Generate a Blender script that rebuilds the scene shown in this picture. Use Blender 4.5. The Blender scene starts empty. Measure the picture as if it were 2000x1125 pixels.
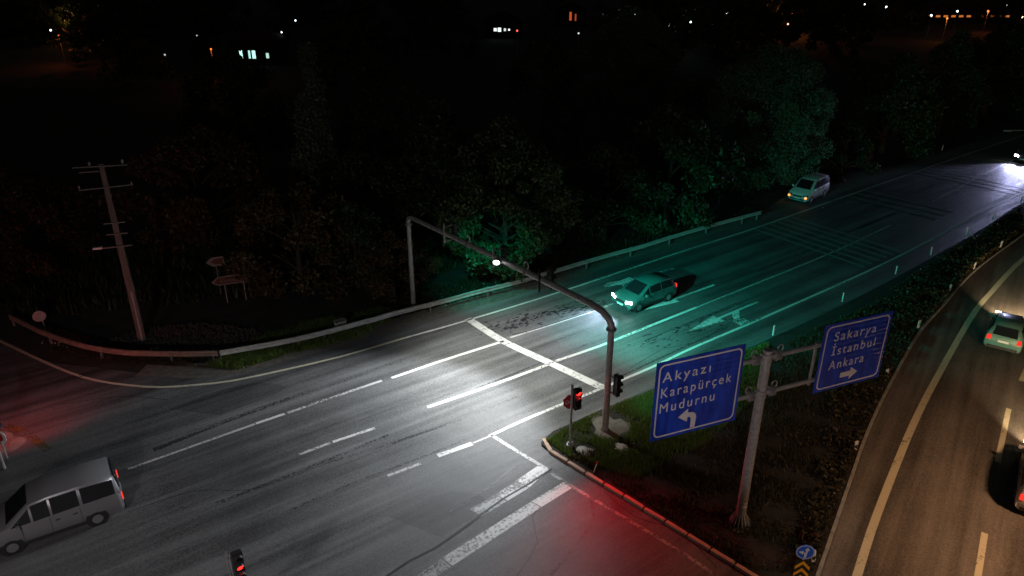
import bpy, bmesh, math, random
import numpy as np
from mathutils import Vector, Matrix
random.seed(7); rng = np.random.default_rng(7)
S = bpy.context.scene
COL = S.collection
R = math.radians

# ------------------------------------------------------------------ camera
CAMH = 20.0; TILT = math.atan(.46); F = 1450.0
cam = bpy.data.cameras.new('camera'); camo = bpy.data.objects.new('camera', cam); COL.objects.link(camo)
camo.location = (0, 0, CAMH); camo.rotation_euler = (math.pi/2 - TILT, 0, 0)
cam.sensor_width = 36; cam.lens = 36*F/2000; cam.clip_end = 6000; cam.clip_start = .1
S.camera = camo
S.render.resolution_x = 1024; S.render.resolution_y = 576

# ------------------------------------------------------------------ night sky
W = bpy.data.worlds.new('World'); S.world = W; W.use_nodes = True
nt = W.node_tree; bgn = nt.nodes['Background']
sky = nt.nodes.new('ShaderNodeTexSky'); sky.sky_type = 'NISHITA'; sky.sun_disc = False
sky.sun_elevation = R(1.0); sky.sun_rotation = R(200)
nt.links.new(sky.outputs[0], bgn.inputs[0]); bgn.inputs[1].default_value = .015
S.view_settings.view_transform = 'Standard'; S.view_settings.look = 'None'
S.view_settings.exposure = 0; S.view_settings.gamma = 1; S.view_settings.use_curve_mapping = False
try:
    S.cycles.max_bounces = 4; S.cycles.sample_clamp_indirect = 3; S.cycles.sample_clamp_direct = 0
except Exception: pass

# ------------------------------------------------------------------ survey helper: read a ground position off the survey photograph
def g(px, py, z=0.0):
    u = (px-1000)/F; v = (562.5-py)/F
    dy = math.cos(TILT)+v*math.sin(TILT); dz = -math.sin(TILT)+v*math.cos(TILT)
    s = (z-CAMH)/dz
    return Vector((u*s, dy*s, z))

# ------------------------------------------------------------------ materials
def mat(name, col, rough=.6, metal=0, spec=.5, emit=None, es=0, noise=0, nscale=8, bump=0, bscale=40, col2=None, coat=0, stretch=None, detail=6):
    m = bpy.data.materials.new(name); m.use_nodes = True; t = m.node_tree; p = t.nodes['Principled BSDF']
    p.inputs['Base Color'].default_value = (*col, 1); p.inputs['Roughness'].default_value = rough
    p.inputs['Metallic'].default_value = metal; p.inputs['Specular IOR Level'].default_value = spec
    p.inputs['Coat Weight'].default_value = coat
    if emit: p.inputs['Emission Color'].default_value = (*emit, 1); p.inputs['Emission Strength'].default_value = es
    tc = t.nodes.new('ShaderNodeTexCoord')
    src = tc.outputs['Object']
    if stretch:
        mp = t.nodes.new('ShaderNodeMapping'); mp.inputs['Scale'].default_value = stretch; t.links.new(src, mp.inputs[0]); src = mp.outputs[0]
    if noise or col2:
        n = t.nodes.new('ShaderNodeTexNoise'); n.inputs['Scale'].default_value = nscale; n.inputs['Detail'].default_value = detail; n.inputs['Roughness'].default_value = .65
        t.links.new(src, n.inputs[0])
        r = t.nodes.new('ShaderNodeMapRange'); r.inputs[1].default_value = .35; r.inputs[2].default_value = .65
        t.links.new(n.outputs[0], r.inputs[0])
        mx = t.nodes.new('ShaderNodeMix'); mx.data_type = 'RGBA'
        c2 = col2 or tuple(c*(1-noise) for c in col)
        mx.inputs[6].default_value = (*col, 1); mx.inputs[7].default_value = (*c2, 1)
        t.links.new(r.outputs[0], mx.inputs[0]); t.links.new(mx.outputs[2], p.inputs['Base Color'])
    if bump:
        n2 = t.nodes.new('ShaderNodeTexNoise'); n2.inputs['Scale'].default_value = bscale; n2.inputs['Detail'].default_value = 4
        t.links.new(src, n2.inputs[0]); b = t.nodes.new('ShaderNodeBump'); b.inputs['Strength'].default_value = bump; b.inputs['Distance'].default_value = .02
        t.links.new(n2.outputs[0], b.inputs['Height']); t.links.new(b.outputs[0], p.inputs['Normal'])
    return m
def emat(name, col, s):
    m = bpy.data.materials.new(name); m.use_nodes = True; t = m.node_tree; t.nodes.clear()
    e = t.nodes.new('ShaderNodeEmission'); e.inputs[0].default_value = (*col, 1); e.inputs[1].default_value = s
    o = t.nodes.new('ShaderNodeOutputMaterial'); t.links.new(e.outputs[0], o.inputs[0]); return m

class NT:
    def __init__(s, m): s.t = m.node_tree
    def n(s, ty, **k):
        x = s.t.nodes.new(ty)
        for a, b in k.items():
            if a.startswith('i'): x.inputs[int(a[1:])].default_value = b
            else: setattr(x, a, b)
        return x
    def l(s, a, b): s.t.links.new(a, b)
def math_(q, op, a, b=None, clamp=False):
    x = q.n('ShaderNodeMath', operation=op); x.use_clamp = clamp
    for i, v in enumerate((a, b)):
        if v is None: continue
        if isinstance(v, (int, float)): x.inputs[i].default_value = v
        else: q.l(v, x.inputs[i])
    return x.outputs[0]
def rng_(q, v, a, b, c=0., d=1.):
    x = q.n('ShaderNodeMapRange'); x.inputs[1].default_value = a; x.inputs[2].default_value = b; x.inputs[3].default_value = c; x.inputs[4].default_value = d
    q.l(v, x.inputs[0]); return x.outputs[0]

def asphalt(name, base, warm=0., ang=36., lanes=True):
    m = bpy.data.materials.new(name); m.use_nodes = True; q = NT(m); p = m.node_tree.nodes['Principled BSDF']
    tc = q.n('ShaderNodeTexCoord'); mp = q.n('ShaderNodeMapping'); mp.inputs['Rotation'].default_value = (0, 0, R(-ang)); q.l(tc.outputs['Object'], mp.inputs[0])
    al = mp.outputs[0]
    def noise(src, sc, scale3=None, det=5, rough=.6, w=0):
        if scale3:
            k = q.n('ShaderNodeMapping'); k.inputs['Scale'].default_value = scale3; k.inputs['Location'].default_value = (w, w*2, 0); q.l(src, k.inputs[0]); src = k.outputs[0]
        x = q.n('ShaderNodeTexNoise'); x.inputs['Scale'].default_value = sc; x.inputs['Detail'].default_value = det; x.inputs['Roughness'].default_value = rough
        q.l(src, x.inputs[0]); return x.outputs[0]
    grain = noise(al, 13., det=4, rough=.8)
    fine = noise(al, 55., det=2, rough=.7)
    streak = noise(al, 1., (.045, 1.1, 1), det=5)
    streak2 = noise(al, 1., (.12, 3.4, 1), det=5, w=9)
    patch = noise(al, .14, det=4, w=3)
    v = math_(q, 'ADD', rng_(q, grain, .3, .7, -.42, .42), rng_(q, streak, .35, .65, -.40, .34))
    v = math_(q, 'ADD', v, rng_(q, streak2, .35, .65, -.14, .12))
    v = math_(q, 'ADD', v, rng_(q, patch, .35, .65, -.3, .25))
    v = math_(q, 'ADD', v, rng_(q, fine, .3, .7, -.4, .4))
    v = math_(q, 'ADD', v, 1.0)
    v = math_(q, 'MAXIMUM', v, .3)
    cc = q.n('ShaderNodeMix', data_type='RGBA'); cc.inputs[6].default_value = (0, 0, 0, 1)
    cc.inputs[7].default_value = (base*(2.0+warm), base*(2.0+warm*.3), base*(2.0-warm*.4), 1)
    q.l(math_(q, 'MULTIPLY', v, .5), cc.inputs[0]); q.l(cc.outputs[2], p.inputs['Base Color'])
    # old repair patches and oil drips
    q.l(rng_(q, streak, .35, .65, .52, .7), p.inputs['Roughness'])
    p.inputs['Specular IOR Level'].default_value = .38
    b = q.n('ShaderNodeBump'); b.inputs['Strength'].default_value = .55; b.inputs['Distance'].default_value = .015
    q.l(math_(q, 'ADD', grain, fine), b.inputs['Height']); q.l(b.outputs[0], p.inputs['Normal'])
    return m
def paint(name, col, wear=.45, ang=36.):
    m = bpy.data.materials.new(name); m.use_nodes = True; q = NT(m); t = m.node_tree; p = t.nodes['Principled BSDF']
    tc = q.n('ShaderNodeTexCoord'); mp = q.n('ShaderNodeMapping'); mp.inputs['Rotation'].default_value = (0, 0, R(-ang)); q.l(tc.outputs['Object'], mp.inputs[0])
    a = q.n('ShaderNodeTexNoise'); a.inputs['Scale'].default_value = 9; a.inputs['Detail'].default_value = 6; a.inputs['Roughness'].default_value = .75; q.l(mp.outputs[0], a.inputs[0])
    k = q.n('ShaderNodeMapping'); k.inputs['Scale'].default_value = (.25, 2.2, 1); q.l(mp.outputs[0], k.inputs[0])
    c = q.n('ShaderNodeTexNoise'); c.inputs['Scale'].default_value = 1; c.inputs['Detail'].default_value = 4; q.l(k.outputs[0], c.inputs[0])
    v = math_(q, 'ADD', math_(q, 'MULTIPLY', a.outputs[0], .6), math_(q, 'MULTIPLY', c.outputs[0], .4))
    al = rng_(q, v, wear-.05, wear+.07)
    p.inputs['Base Color'].default_value = (*col, 1); p.inputs['Roughness'].default_value = .55
    q.l(al, p.inputs['Alpha']); return m
def leafmat(name, c1, c2):
    m = bpy.data.materials.new(name); m.use_nodes = True; q = NT(m); t = m.node_tree; p = t.nodes['Principled BSDF']
    ge = q.n('ShaderNodeNewGeometry'); mx = q.n('ShaderNodeMix', data_type='RGBA')
    mx.inputs[6].default_value = (*c1, 1); mx.inputs[7].default_value = (*c2, 1); q.l(ge.outputs['Random Per Island'], mx.inputs[0])
    q.l(mx.outputs[2], p.inputs['Base Color']); p.inputs['Roughness'].default_value = .5; p.inputs['Specular IOR Level'].default_value = .35
    tr = q.n('ShaderNodeBsdfTranslucent'); q.l(mx.outputs[2], tr.inputs[0]); ms = q.n('ShaderNodeMixShader'); ms.inputs[0].default_value = .3
    q.l(p.outputs[0], ms.inputs[1]); q.l(tr.outputs[0], ms.inputs[2]); q.l(ms.outputs[0], t.nodes['Material Output'].inputs[0]); return m

M = {}
M['asphalt'] = asphalt('asphalt', .105)
M['asphalt_slip'] = asphalt('asphalt_slip', .12, .35, 55)
M['paint'] = paint('white_paint', (.62, .62, .60), .42)
M['paint_worn'] = paint('worn_white_paint', (.5, .5, .49), .45)
M['paint_faint'] = paint('faint_white_paint', (.32, .32, .31), .47)
M['paint_cream'] = paint('cream_paint', (.62, .58, .42), .38)
M['paint_yellow'] = paint('faint_yellow_paint', (.12, .10, .03), .5)
M['rumble'] = paint('rumble_strip_paint', (.22, .22, .22), .34)
M['skid'] = paint('tyre_skid_rubber', (.03, .03, .033), .52)
M['crack'] = mat('tarred_crack', (.02, .02, .022), .7)
M['soil'] = mat('soil', (.04, .037, .028), .95, noise=.6, nscale=.7, bump=.9, bscale=5)
M['soil_median'] = mat('median_soil', (.022, .018, .014), .95, noise=.6, nscale=2.2, bump=.9, bscale=7)
M['gravel_dirt'] = mat('gravel_dirt', (.16, .145, .12), .95, noise=.45, nscale=3, bump=.8, bscale=12)
M['clod'] = mat('clod', (.06, .05, .042), .95, noise=.6, nscale=5, bump=.7, bscale=20)
M['stone'] = mat('pale_stone', (.38, .36, .33), .9, noise=.3, nscale=12, bump=.5, bscale=30)
M['concrete'] = mat('concrete', (.34, .33, .30), .85, noise=.4, nscale=3, bump=.4, bscale=25)
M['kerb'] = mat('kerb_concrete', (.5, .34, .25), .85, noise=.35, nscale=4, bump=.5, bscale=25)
M['galv'] = mat('galvanised_steel', (.42, .41, .39), .5, .35, noise=.35, nscale=6, bump=.05, bscale=30)
M['galv_dull'] = mat('weathered_galvanised_steel', (.26, .25, .24), .55, .3, noise=.4, nscale=5)
M['rail'] = mat('guardrail_steel', (.52, .50, .46), .5, .25, noise=.35, nscale=2.5, stretch=(1, 1, 3))
M['trim_steel'] = mat('dull_steel', (.12, .11, .10), .6)
M['rail_red_lit'] = mat('red_lit_rail_steel', (.36, .26, .20), .6, .2, noise=.45, nscale=3)  # red signal glow on the curved rail is mixed into this steel colour
M['black'] = mat('black_plastic', (.018, .018, .02), .45)
M['lens_off'] = mat('unlit_lens', (.04, .02, .02), .25)
M['sign_blue'] = None
M['white_film'] = mat('white_film', (.62, .60, .58), .5, noise=.12, nscale=5)
M['dull_film'] = mat('dull_white_film', (.20, .17, .15), .7)
M['brown_film'] = mat('brown_film', (.10, .03, .012), .5)
M['red_film'] = mat('red_film', (.45, .02, .03), .45)
M['blue_film'] = mat('round_blue_film', (.02, .10, .55), .4)
M['orange_film'] = mat('orange_film', (.85, .33, .015), .45)
M['black_film'] = mat('black_film', (.02, .018, .015), .5)
M['white_plastic'] = mat('white_plastic', (.72, .70, .66), .5, noise=.15, nscale=8)
M['wood_conc'] = mat('stained_concrete', (.17, .135, .115), .85, noise=.5, nscale=1.5, stretch=(6, 6, .6), bump=.4, bscale=10)
M['bark'] = mat('bark', (.06, .045, .03), .9, noise=.5, nscale=5, bump=.8, bscale=14)
M['glass'] = mat('dark_car_glass', (.012, .014, .016), .08, spec=.6)
M['tyre'] = mat('tyre_rubber', (.018, .018, .018), .85)
M['rim'] = mat('alloy_rim', (.4, .4, .4), .35, .8)
M['trim'] = mat('dark_trim', (.02, .02, .02), .6)
M['plate'] = mat('number_plate_white', (.7, .7, .68), .5)
M['car_silver'] = mat('silver_grey_car_paint', (.22, .21, .22), .35, .3, coat=.5)
M['car_white'] = mat('white_car_paint', (.62, .63, .62), .35, coat=.5)
M['car_pale'] = mat('pale_green_car_paint', (.13, .27, .22), .35, .1, coat=.5)
M['car_teal'] = mat('sea_green_car_paint', (.05, .13, .12), .35, .1, coat=.5)
M['car_dark'] = mat('dark_car_paint', (.05, .05, .06), .35, .2, coat=.5)
M['wall'] = mat('house_render', (.03, .028, .025), .9, noise=.2, nscale=1)
M['roof'] = mat('roof_tiles', (.04, .02, .015), .85, noise=.3, nscale=4)
M['leaf'] = leafmat('leaf_green', (.022, .05, .016), (.09, .12, .04))
M['leaf_lt'] = leafmat('leaf_broad', (.025, .055, .02), (.10, .13, .045))
M['leaf_silver'] = leafmat('leaf_silver', (.07, .12, .07), (.14, .20, .11))
M['leaf_dk'] = leafmat('leaf_dark', (.016, .04, .014), (.055, .08, .028))
M['leaf_brown'] = leafmat('leaf_autumn', (.07, .06, .02), (.12, .06, .022))
M['leaf_cyp'] = leafmat('leaf_cypress', (.07, .10, .07), (.14, .17, .11))
M['leaf_weed'] = leafmat('leaf_weed', (.022, .022, .010), (.085, .066, .032))
M['grass'] = leafmat('grass_blades', (.05, .12, .018), (.17, .20, .05))
M['e_white'] = emat('lamp_white', (.93, .97, 1), 14)
M['e_head'] = emat('headlight_white', (.95, .97, 1), 30)
M['e_headw'] = emat('headlight_warm', (1, .86, .55), 14)
M['e_red'] = emat('signal_red', (1, .014, .01), 6)
M['e_green'] = emat('signal_green', (.0, 1, .62), 5)
M['e_tail'] = emat('tail_red', (1, .035, .02), 1.3)
M['e_haz'] = emat('hazard_orange', (1, .22, .03), 5)

def make_signblue():
    m = bpy.data.materials.new('blue_sign_film'); m.use_nodes = True; q = NT(m); p = m.node_tree.nodes['Principled BSDF']
    p.inputs['Base Color'].default_value = (.003, .045, .40, 1); p.inputs['Roughness'].default_value = .6; p.inputs['Specular IOR Level'].default_value = .15
    p.inputs['Coat Weight'].default_value = .4; p.inputs['Coat Roughness'].default_value = .05
    tc = q.n('ShaderNodeTexCoord')
    dn = q.n('ShaderNodeTexNoise'); dn.inputs['Scale'].default_value = 1.3; dn.inputs['Detail'].default_value = 7; dk = q.n('ShaderNodeMapping'); dk.inputs['Scale'].default_value = (3, 1, .6); q.l(tc.outputs['Object'], dk.inputs[0]); q.l(dk.outputs[0], dn.inputs[0])
    dm = q.n('ShaderNodeMix', data_type='RGBA'); dm.inputs[6].default_value = (.003, .026, .26, 1); dm.inputs[7].default_value = (.006, .055, .46, 1); q.l(rng_(q, dn.outputs[0], .35, .62), dm.inputs[0]); q.l(dm.outputs[2], p.inputs['Base Color'])
    w = q.n('ShaderNodeTexWave', wave_type='BANDS', bands_direction='Z'); w.inputs['Scale'].default_value = 1.6; w.inputs['Distortion'].default_value = 3.2
    w.inputs['Detail'].default_value = 2; w.inputs['Detail Scale'].default_value = .8
    k = q.n('ShaderNodeMapping'); k.inputs['Scale'].default_value = (.25, .25, 1); q.l(tc.outputs['Object'], k.inputs[0]); q.l(k.outputs[0], w.inputs[0])
    b = q.n('ShaderNodeBump'); b.inputs['Strength'].default_value = .35; b.inputs['Distance'].default_value = .03; q.l(w.outputs[1], b.inputs['Height']); q.l(b.outputs[0], p.inputs['Coat Normal'])
    return m
M['sign_blue'] = make_signblue()

# ------------------------------------------------------------------ object helpers
def link(name, mesh, parent=None, loc=None):
    o = bpy.data.objects.new(name, mesh); COL.objects.link(o)
    if parent is not None: o.parent = parent
    if loc is not None: o.location = loc
    return o
def tag(o, label=None, cat=None, group=None, kind=None):
    if label: o['label'] = label
    if cat: o['category'] = cat
    if group: o['group'] = group
    if kind: o['kind'] = kind
    return o
def empty(name, loc, rz=0, label=None, cat=None, group=None):
    o = link(name, None, None, loc); o.rotation_euler.z = rz; o.empty_display_size = .3; return tag(o, label, cat, group)
class MB:
    def __init__(s): s.v = []; s.f = []; s.mi = []; s.k = 0
    def add(s, vs, fs):
        n = len(s.v); s.v += [tuple(v) for v in vs]; s.f += [tuple(i+n for i in f) for f in fs]; s.mi += [s.k]*len(fs); return s
    def box(s, c, d, rz=0, T=None):
        x, y, z = [a/2 for a in d]
        vs = [Vector((sx*x, sy*y, sz*z)) for sz in (-1, 1) for sx, sy in ((-1, -1), (1, -1), (1, 1), (-1, 1))]
        m = Matrix.Rotation(rz, 4, 'Z') if T is None else T
        vs = [m @ v + Vector(c) for v in vs]
        return s.add(vs, [(0, 3, 2, 1), (4, 5, 6, 7), (0, 1, 5, 4), (1, 2, 6, 5), (2, 3, 7, 6), (3, 0, 4, 7)])
    def tube(s, pts, r, n=12, caps=True):
        pts = [Vector(p) for p in pts]; rs = r if isinstance(r, (list, tuple)) else [r]*len(pts)
        vs = []; prev = None
        for i, p in enumerate(pts):
            d = (pts[min(i+1, len(pts)-1)]-pts[max(i-1, 0)]).normalized()
            if prev is None:
                a = d.orthogonal().normalized() if abs(d.z) < .99 else Vector((1, 0, 0))
            else: a = (prev-d*prev.dot(d)).normalized()
            prev = a; b = d.cross(a)
            for j in range(n):
                t = 2*math.pi*j/n; vs.append(p+(a*math.cos(t)+b*math.sin(t))*rs[i])
        fs = [(i*n+j, i*n+(j+1) % n, (i+1)*n+(j+1) % n, (i+1)*n+j) for i in range(len(pts)-1) for j in range(n)]
        if caps: fs += [tuple(range(n))[::-1], tuple((len(pts)-1)*n+j for j in range(n))]
        return s.add(vs, fs)
    def prism(s, poly, y0, y1, ax='y'):
        # poly in (x,z) extruded along y
        n = len(poly); vs = [(x, y0, z) for x, z in poly]+[(x, y1, z) for x, z in poly]
        return s.add(vs, [tuple(range(n)), tuple(range(n, 2*n))[::-1]]+[(i, i+n, (i+1) % n+n, (i+1) % n) for i in range(n)])
    def sphere(s, c, r, nu=10, nv=6, sc=(1, 1, 1)):
        vs = []; fs = []
        for i in range(nv+1):
            ph = math.pi*i/nv
            for j in range(nu):
                t = 2*math.pi*j/nu; vs.append((c[0]+r*sc[0]*math.sin(ph)*math.cos(t), c[1]+r*sc[1]*math.sin(ph)*math.sin(t), c[2]+r*sc[2]*math.cos(ph)))
        for i in range(nv):
            for j in range(nu): fs.append((i*nu+j, (i+1)*nu+j, (i+1)*nu+(j+1) % nu, i*nu+(j+1) % nu))
        return s.add(vs, fs)
    def mesh(s, name, mats, smooth=False, bevel=0):
        me = bpy.data.meshes.new(name); me.from_pydata(s.v, [], s.f)
        for m in (mats if isinstance(mats, (list, tuple)) else [mats]): me.materials.append(m)
        if any(s.mi): me.polygons.foreach_set('material_index', s.mi)
        if bevel:
            bm = bmesh.new(); bm.from_mesh(me); bmesh.ops.recalc_face_normals(bm, faces=bm.faces)
            bmesh.ops.bevel(bm, geom=[e for e in bm.edges if e.calc_face_angle(0) > .5], offset=bevel, segments=2, affect='EDGES', profile=.6); bm.to_mesh(me); bm.free()
        if smooth:
            me.polygons.foreach_set('use_smooth', [True]*len(me.polygons))
            try: me.set_sharp_from_angle(angle=R(40))
            except Exception: pass
        me.update(); return me
    def build(s, name, mats, parent=None, loc=None, smooth=False, bevel=0):
        return link(name, s.mesh(name, mats, smooth, bevel), parent, loc)

def light(name, kind, loc, power, col, parent=None, target=None, size=.1, angle=90, blend=.5):
    l = bpy.data.lights.new(name, kind); l.energy = power; l.color = col; l.shadow_soft_size = size
    if kind == 'SPOT': l.spot_size = R(angle); l.spot_blend = blend
    o = bpy.data.objects.new(name, l); COL.objects.link(o)
    if target is not None:
        o.rotation_euler = (Vector(target)-Vector(loc)).to_track_quat('-Z', 'Y').to_euler()
    o.location = loc
    if parent:
        bpy.context.view_layer.update(); o.parent = parent; o.matrix_parent_inverse = parent.matrix_world.inverted()
    return o

def smooth_path(pts, step=1.0, z=None):
    # Catmull-Rom through pts, resampled
    P = [Vector(p) for p in pts]; out = []
    P = [P[0]*2-P[1]]+P+[P[-1]*2-P[-2]]
    for i in range(1, len(P)-2):
        n = max(2, int((P[i+1]-P[i]).length/step))
        for k in range(n):
            t = k/n; a, b, c, d = P[i-1:i+3]
            out.append(.5*((2*b)+(c-a)*t+(2*a-5*b+4*c-d)*t*t+(3*b-a-3*c+d)*t**3))
    out.append(P[-2]); return out
def resample(pts, L):
    out = [pts[0].copy()]; acc = 0
    for a, b in zip(pts, pts[1:]):
        d = (b-a).length; t = L-acc
        while t <= d:
            out.append(a.lerp(b, t/d)); t += L
        acc = d-(t-L)
    return out
def flat_poly(name, pts, z, m, kind='structure'):
    bm = bmesh.new(); vs = [bm.verts.new((p[0], p[1], z)) for p in pts]
    f = bm.faces.new(vs); bm.normal_update()
    if f.normal.z < 0: f.normal_flip()
    bmesh.ops.triangulate(bm, faces=bm.faces); me = bpy.data.meshes.new(name); bm.to_mesh(me); bm.free(); me.materials.append(m)
    return tag(link(name, me), kind=kind)
def strip_mb(mb, pts, w, z):
    n = len(pts); vs = []
    for i, p in enumerate(pts):
        d = (pts[min(i+1, n-1)]-pts[max(i-1, 0)]); d.z = 0; d.normalize(); q = Vector((-d.y, d.x, 0))*w/2
        vs += [(p.x+q.x, p.y+q.y, z), (p.x-q.x, p.y-q.y, z)]
    return mb.add(vs, [(2*i+1, 2*i+3, 2*i+2, 2*i) for i in range(n-1)])
Z_ROAD = .02; Z_P = .026
def marking(name, px, w, m='paint', z=Z_P, smooth=True, step=1.0):
    pts = [g(*p) for p in px]
    if smooth and len(pts) > 2: pts = smooth_path(pts, step)
    return tag(strip_mb(MB(), pts, w, z).build(name, M[m]), kind='structure')

# ------------------------------------------------------------------ ground and roads
def make_ground():
    n = 90; L = 2600; vs = []; fs = []
    xs = [math.copysign(abs(t)**2.2, t)*L for t in np.linspace(-1, 1, n)]
    for y in xs:
        for x in xs:
            yy = y+40; d = math.hypot(x, yy-40); h = 0
            if d > 420: h = (d-420)*.09*(1+.5*math.sin(x*.004+1)*math.cos(yy*.003)) * min(1, (d-420)/300)
            vs.append((x, yy, h-.03))
    for j in range(n-1):
        for i in range(n-1): fs.append((j*n+i, j*n+i+1, (j+1)*n+i+1, (j+1)*n+i))
    return tag(MB().add(vs, fs).build('ground', M['soil'], smooth=True), kind='structure')
make_ground()

left_edge = [(-420, 520), (-200, 590), (0, 660), (64, 694), (111, 710), (189, 718), (270, 729), (358, 732), (466, 727), (554, 702), (670, 670), (816, 628), (925, 597), (1017, 571), (1101, 545), (1250, 498), (1400, 451), (1500, 420), (1600, 388), (1700, 356), (1800, 323), (1900, 291), (2000, 262), (2200, 205), (2500, 130), (2900, 60)]
slip_right = [(2900, 150), (2600, 260), (2400, 420), (2330, 600), (2300, 850), (2250, 1250)]
road_pts = smooth_path([g(*p) for p in left_edge], 2.0)
outer = [g(3300, 120), g(2900, 330), g(2700, 700), g(2600, 1300)] + [Vector((22, 2, 0)), Vector((20, -30, 0)), Vector((-60, -30, 0)), Vector((-75, 10, 0))]
flat_poly('road', road_pts + outer, Z_ROAD, M['asphalt'])
# pale dirt shoulder between rail and asphalt, and the lay-by beyond the rail
sh = smooth_path([g(*p) for p in left_edge[6:23]], 2.0)
mb = MB(); vs = []; k = []
for i, p in enumerate(sh):
    d = sh[min(i+1, len(sh)-1)]-sh[max(i-1, 0)]; d.normalize(); q = Vector((-d.y, d.x, 0))
    wv = .35+.5*rng.random(); vs += [p+q*(.9+wv*.6), p-q*(.1+.3*rng.random())]
strip = MB().add([(v.x, v.y, Z_ROAD+.004 if i % 2 else .005) for i, v in enumerate(vs)], [(2*i+1, 2*i+3, 2*i+2, 2*i) for i in range(len(sh)-1)])
tag(strip.build('dirt_shoulder', M['gravel_dirt']), kind='structure')
flat_poly('lay_by', smooth_path([g(*p) for p in [(1490, 424), (1500, 408), (1540, 380), (1600, 352), (1680, 335), (1760, 322), (1790, 324)]], 1.5) + [g(1700, 358), g(1600, 391)], .012, M['gravel_dirt'])

# median island with kerb stones
kerb_tip = [(1062, 862), (1057, 868), (1063, 876), (1100, 900), (1160, 937), (1240, 986), (1330, 1041), (1400, 1085), (1470, 1128), (1560, 1185)]
slip_kerb = [(1560, 1230), (1597, 1125), (1659, 944), (1695, 843), (1742, 745), (1796, 650), (1837, 603), (1904, 529), (2000, 458), (2060, 418), (2130, 375), (2300, 290), (2500, 215), (2800, 130)]
med_top = [(2800, 116), (2500, 190), (2200, 300), (2060, 371), (1992, 401), (1939, 436), (1886, 468), (1817, 507), (1748, 545), (1644, 599), (1509, 662), (1400, 711), (1290, 757), (1240, 777), (1180, 801), (1120, 828), (1080, 846)]
kp = smooth_path([g(*p) for p in kerb_tip], .5)
sp = smooth_path([g(*p) for p in slip_kerb], 1.0)
mp_ = smooth_path([g(*p) for p in med_top], 1.0)
median_poly = kp+sp+mp_
flat_poly('median_ground', median_poly, .11, M['soil_median'])
mbm = MB(); cl = median_poly
mbm.add([(p.x, p.y, z) for p in cl for z in (0., .11)], [(2*i, 2*((i+1) % len(cl)), 2*((i+1) % len(cl))+1, 2*i+1) for i in range(len(cl))])
tag(mbm.build('median_edge', M['soil_median']), kind='structure')

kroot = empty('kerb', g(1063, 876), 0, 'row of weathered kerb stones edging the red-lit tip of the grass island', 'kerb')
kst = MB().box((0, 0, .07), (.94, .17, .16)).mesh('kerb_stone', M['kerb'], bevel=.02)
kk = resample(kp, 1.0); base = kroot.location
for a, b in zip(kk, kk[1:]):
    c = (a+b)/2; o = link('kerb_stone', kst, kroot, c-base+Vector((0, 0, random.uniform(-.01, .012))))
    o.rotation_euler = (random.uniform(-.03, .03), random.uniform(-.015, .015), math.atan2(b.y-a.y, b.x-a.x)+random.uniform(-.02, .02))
sroot = empty('slip_road_kerb', g(1659, 944), 0, 'thin kerb line between the median weeds and the curving slip road', 'kerb')
sst = MB().box((0, 0, .06), (.98, .13, .15)).mesh('kerb_stone_narrow', M['concrete'], bevel=.015)
ks = resample(sp[:70], 1.0); base = sroot.location
for a, b in zip(ks, ks[1:]):
    c = (a+b)/2; o = link('kerb_stone', sst, sroot, c-base+Vector((0, 0, random.uniform(-.008, .01))))
    o.rotation_euler = (0, 0, math.atan2(b.y-a.y, b.x-a.x)+random.uniform(-.01, .01))

# slip road surface (browner asphalt)
sl = [Vector(p) for p in sp]
def offs(pts, w):
    out = []
    for i, p in enumerate(pts):
        d = pts[min(i+1, len(pts)-1)]-pts[max(i-1, 0)]; d.normalize(); out.append(p+Vector((d.y, -d.x, 0))*w)
    return out
so = offs(sl, 12.5); si = offs(sl, .12)
tag(MB().add([(v.x, v.y, Z_ROAD+.004) for pr in zip(si, so) for v in pr], [(2*i+1, 2*i+3, 2*i+2, 2*i) for i in range(len(sl)-1)]).build('slip_road', M['asphalt_slip']), kind='structure')

# ------------------------------------------------------------------ painted markings
marking('edge_line', [(-250, 560), (-100, 622), (0, 667), (68, 699), (135, 728), (189, 744), (250, 753), (314, 757), (388, 752), (456, 744), (560, 722), (670, 696), (790, 661)], .16, 'paint_cream')
marking('edge_line', [(790, 661), (910, 627), (1090, 572), (1340, 489), (1475, 446), (1654, 383), (1800, 332), (2000, 264)], .16)
marking('edge_line', [(955, 853), (1040, 814), (1180, 757), (1275, 717), (1355, 679), (1500, 617), (1712, 522), (1860, 447), (2000, 374)], .17)
marking('stop_line', [(914, 623), (985, 668), (1080, 712), (1177, 758)], .5)
marking('lane_line', [(765, 739), (855, 708), (930, 684), (984, 667)], .2, step=.6)
marking('lane_line', [(997, 660), (1080, 634), (1167, 605), (1260, 570)], .14, 'paint_worn')
marking('lane_line', [(835, 796), (900, 774), (1000, 739), (1072, 712)], .2)
marking('lane_line', [(1085, 706), (1170, 677), (1250, 645), (1360, 601)], .2)
marking('lane_line', [(1360, 601), (1440, 569), (1617, 497), (1740, 440)], .13, 'paint_worn')
marking('lane_line', [(1820, 395), (1900, 352), (2000, 302)], .13, 'paint')
for a, b, w, m in [((562, 807), (746, 744), .17, 'paint_worn'), ((500, 828), (556, 809), .17, 'paint'), ((250, 917), (498, 829), .15, 'paint_worn'),
                   ((585, 888), (645, 866), .15, 'paint_worn'), ((650, 864), (732, 837), .17, 'paint'), ((757, 930), (822, 906), .15, 'paint_worn'),
                   ((855, 891), (922, 867), .26, 'paint'), ((924, 866), (956, 853), .08, 'paint_worn')]:
    marking('lane_dash', [a, b], w, m)
marking('side_road_line', [(959, 850), (1010, 882), (1068, 917)], .17, 'paint_worn')
marking('side_road_line', [(1076, 925), (1119, 952), (1340, 1085), (1430, 1150)], .15, 'paint_faint')
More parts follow.
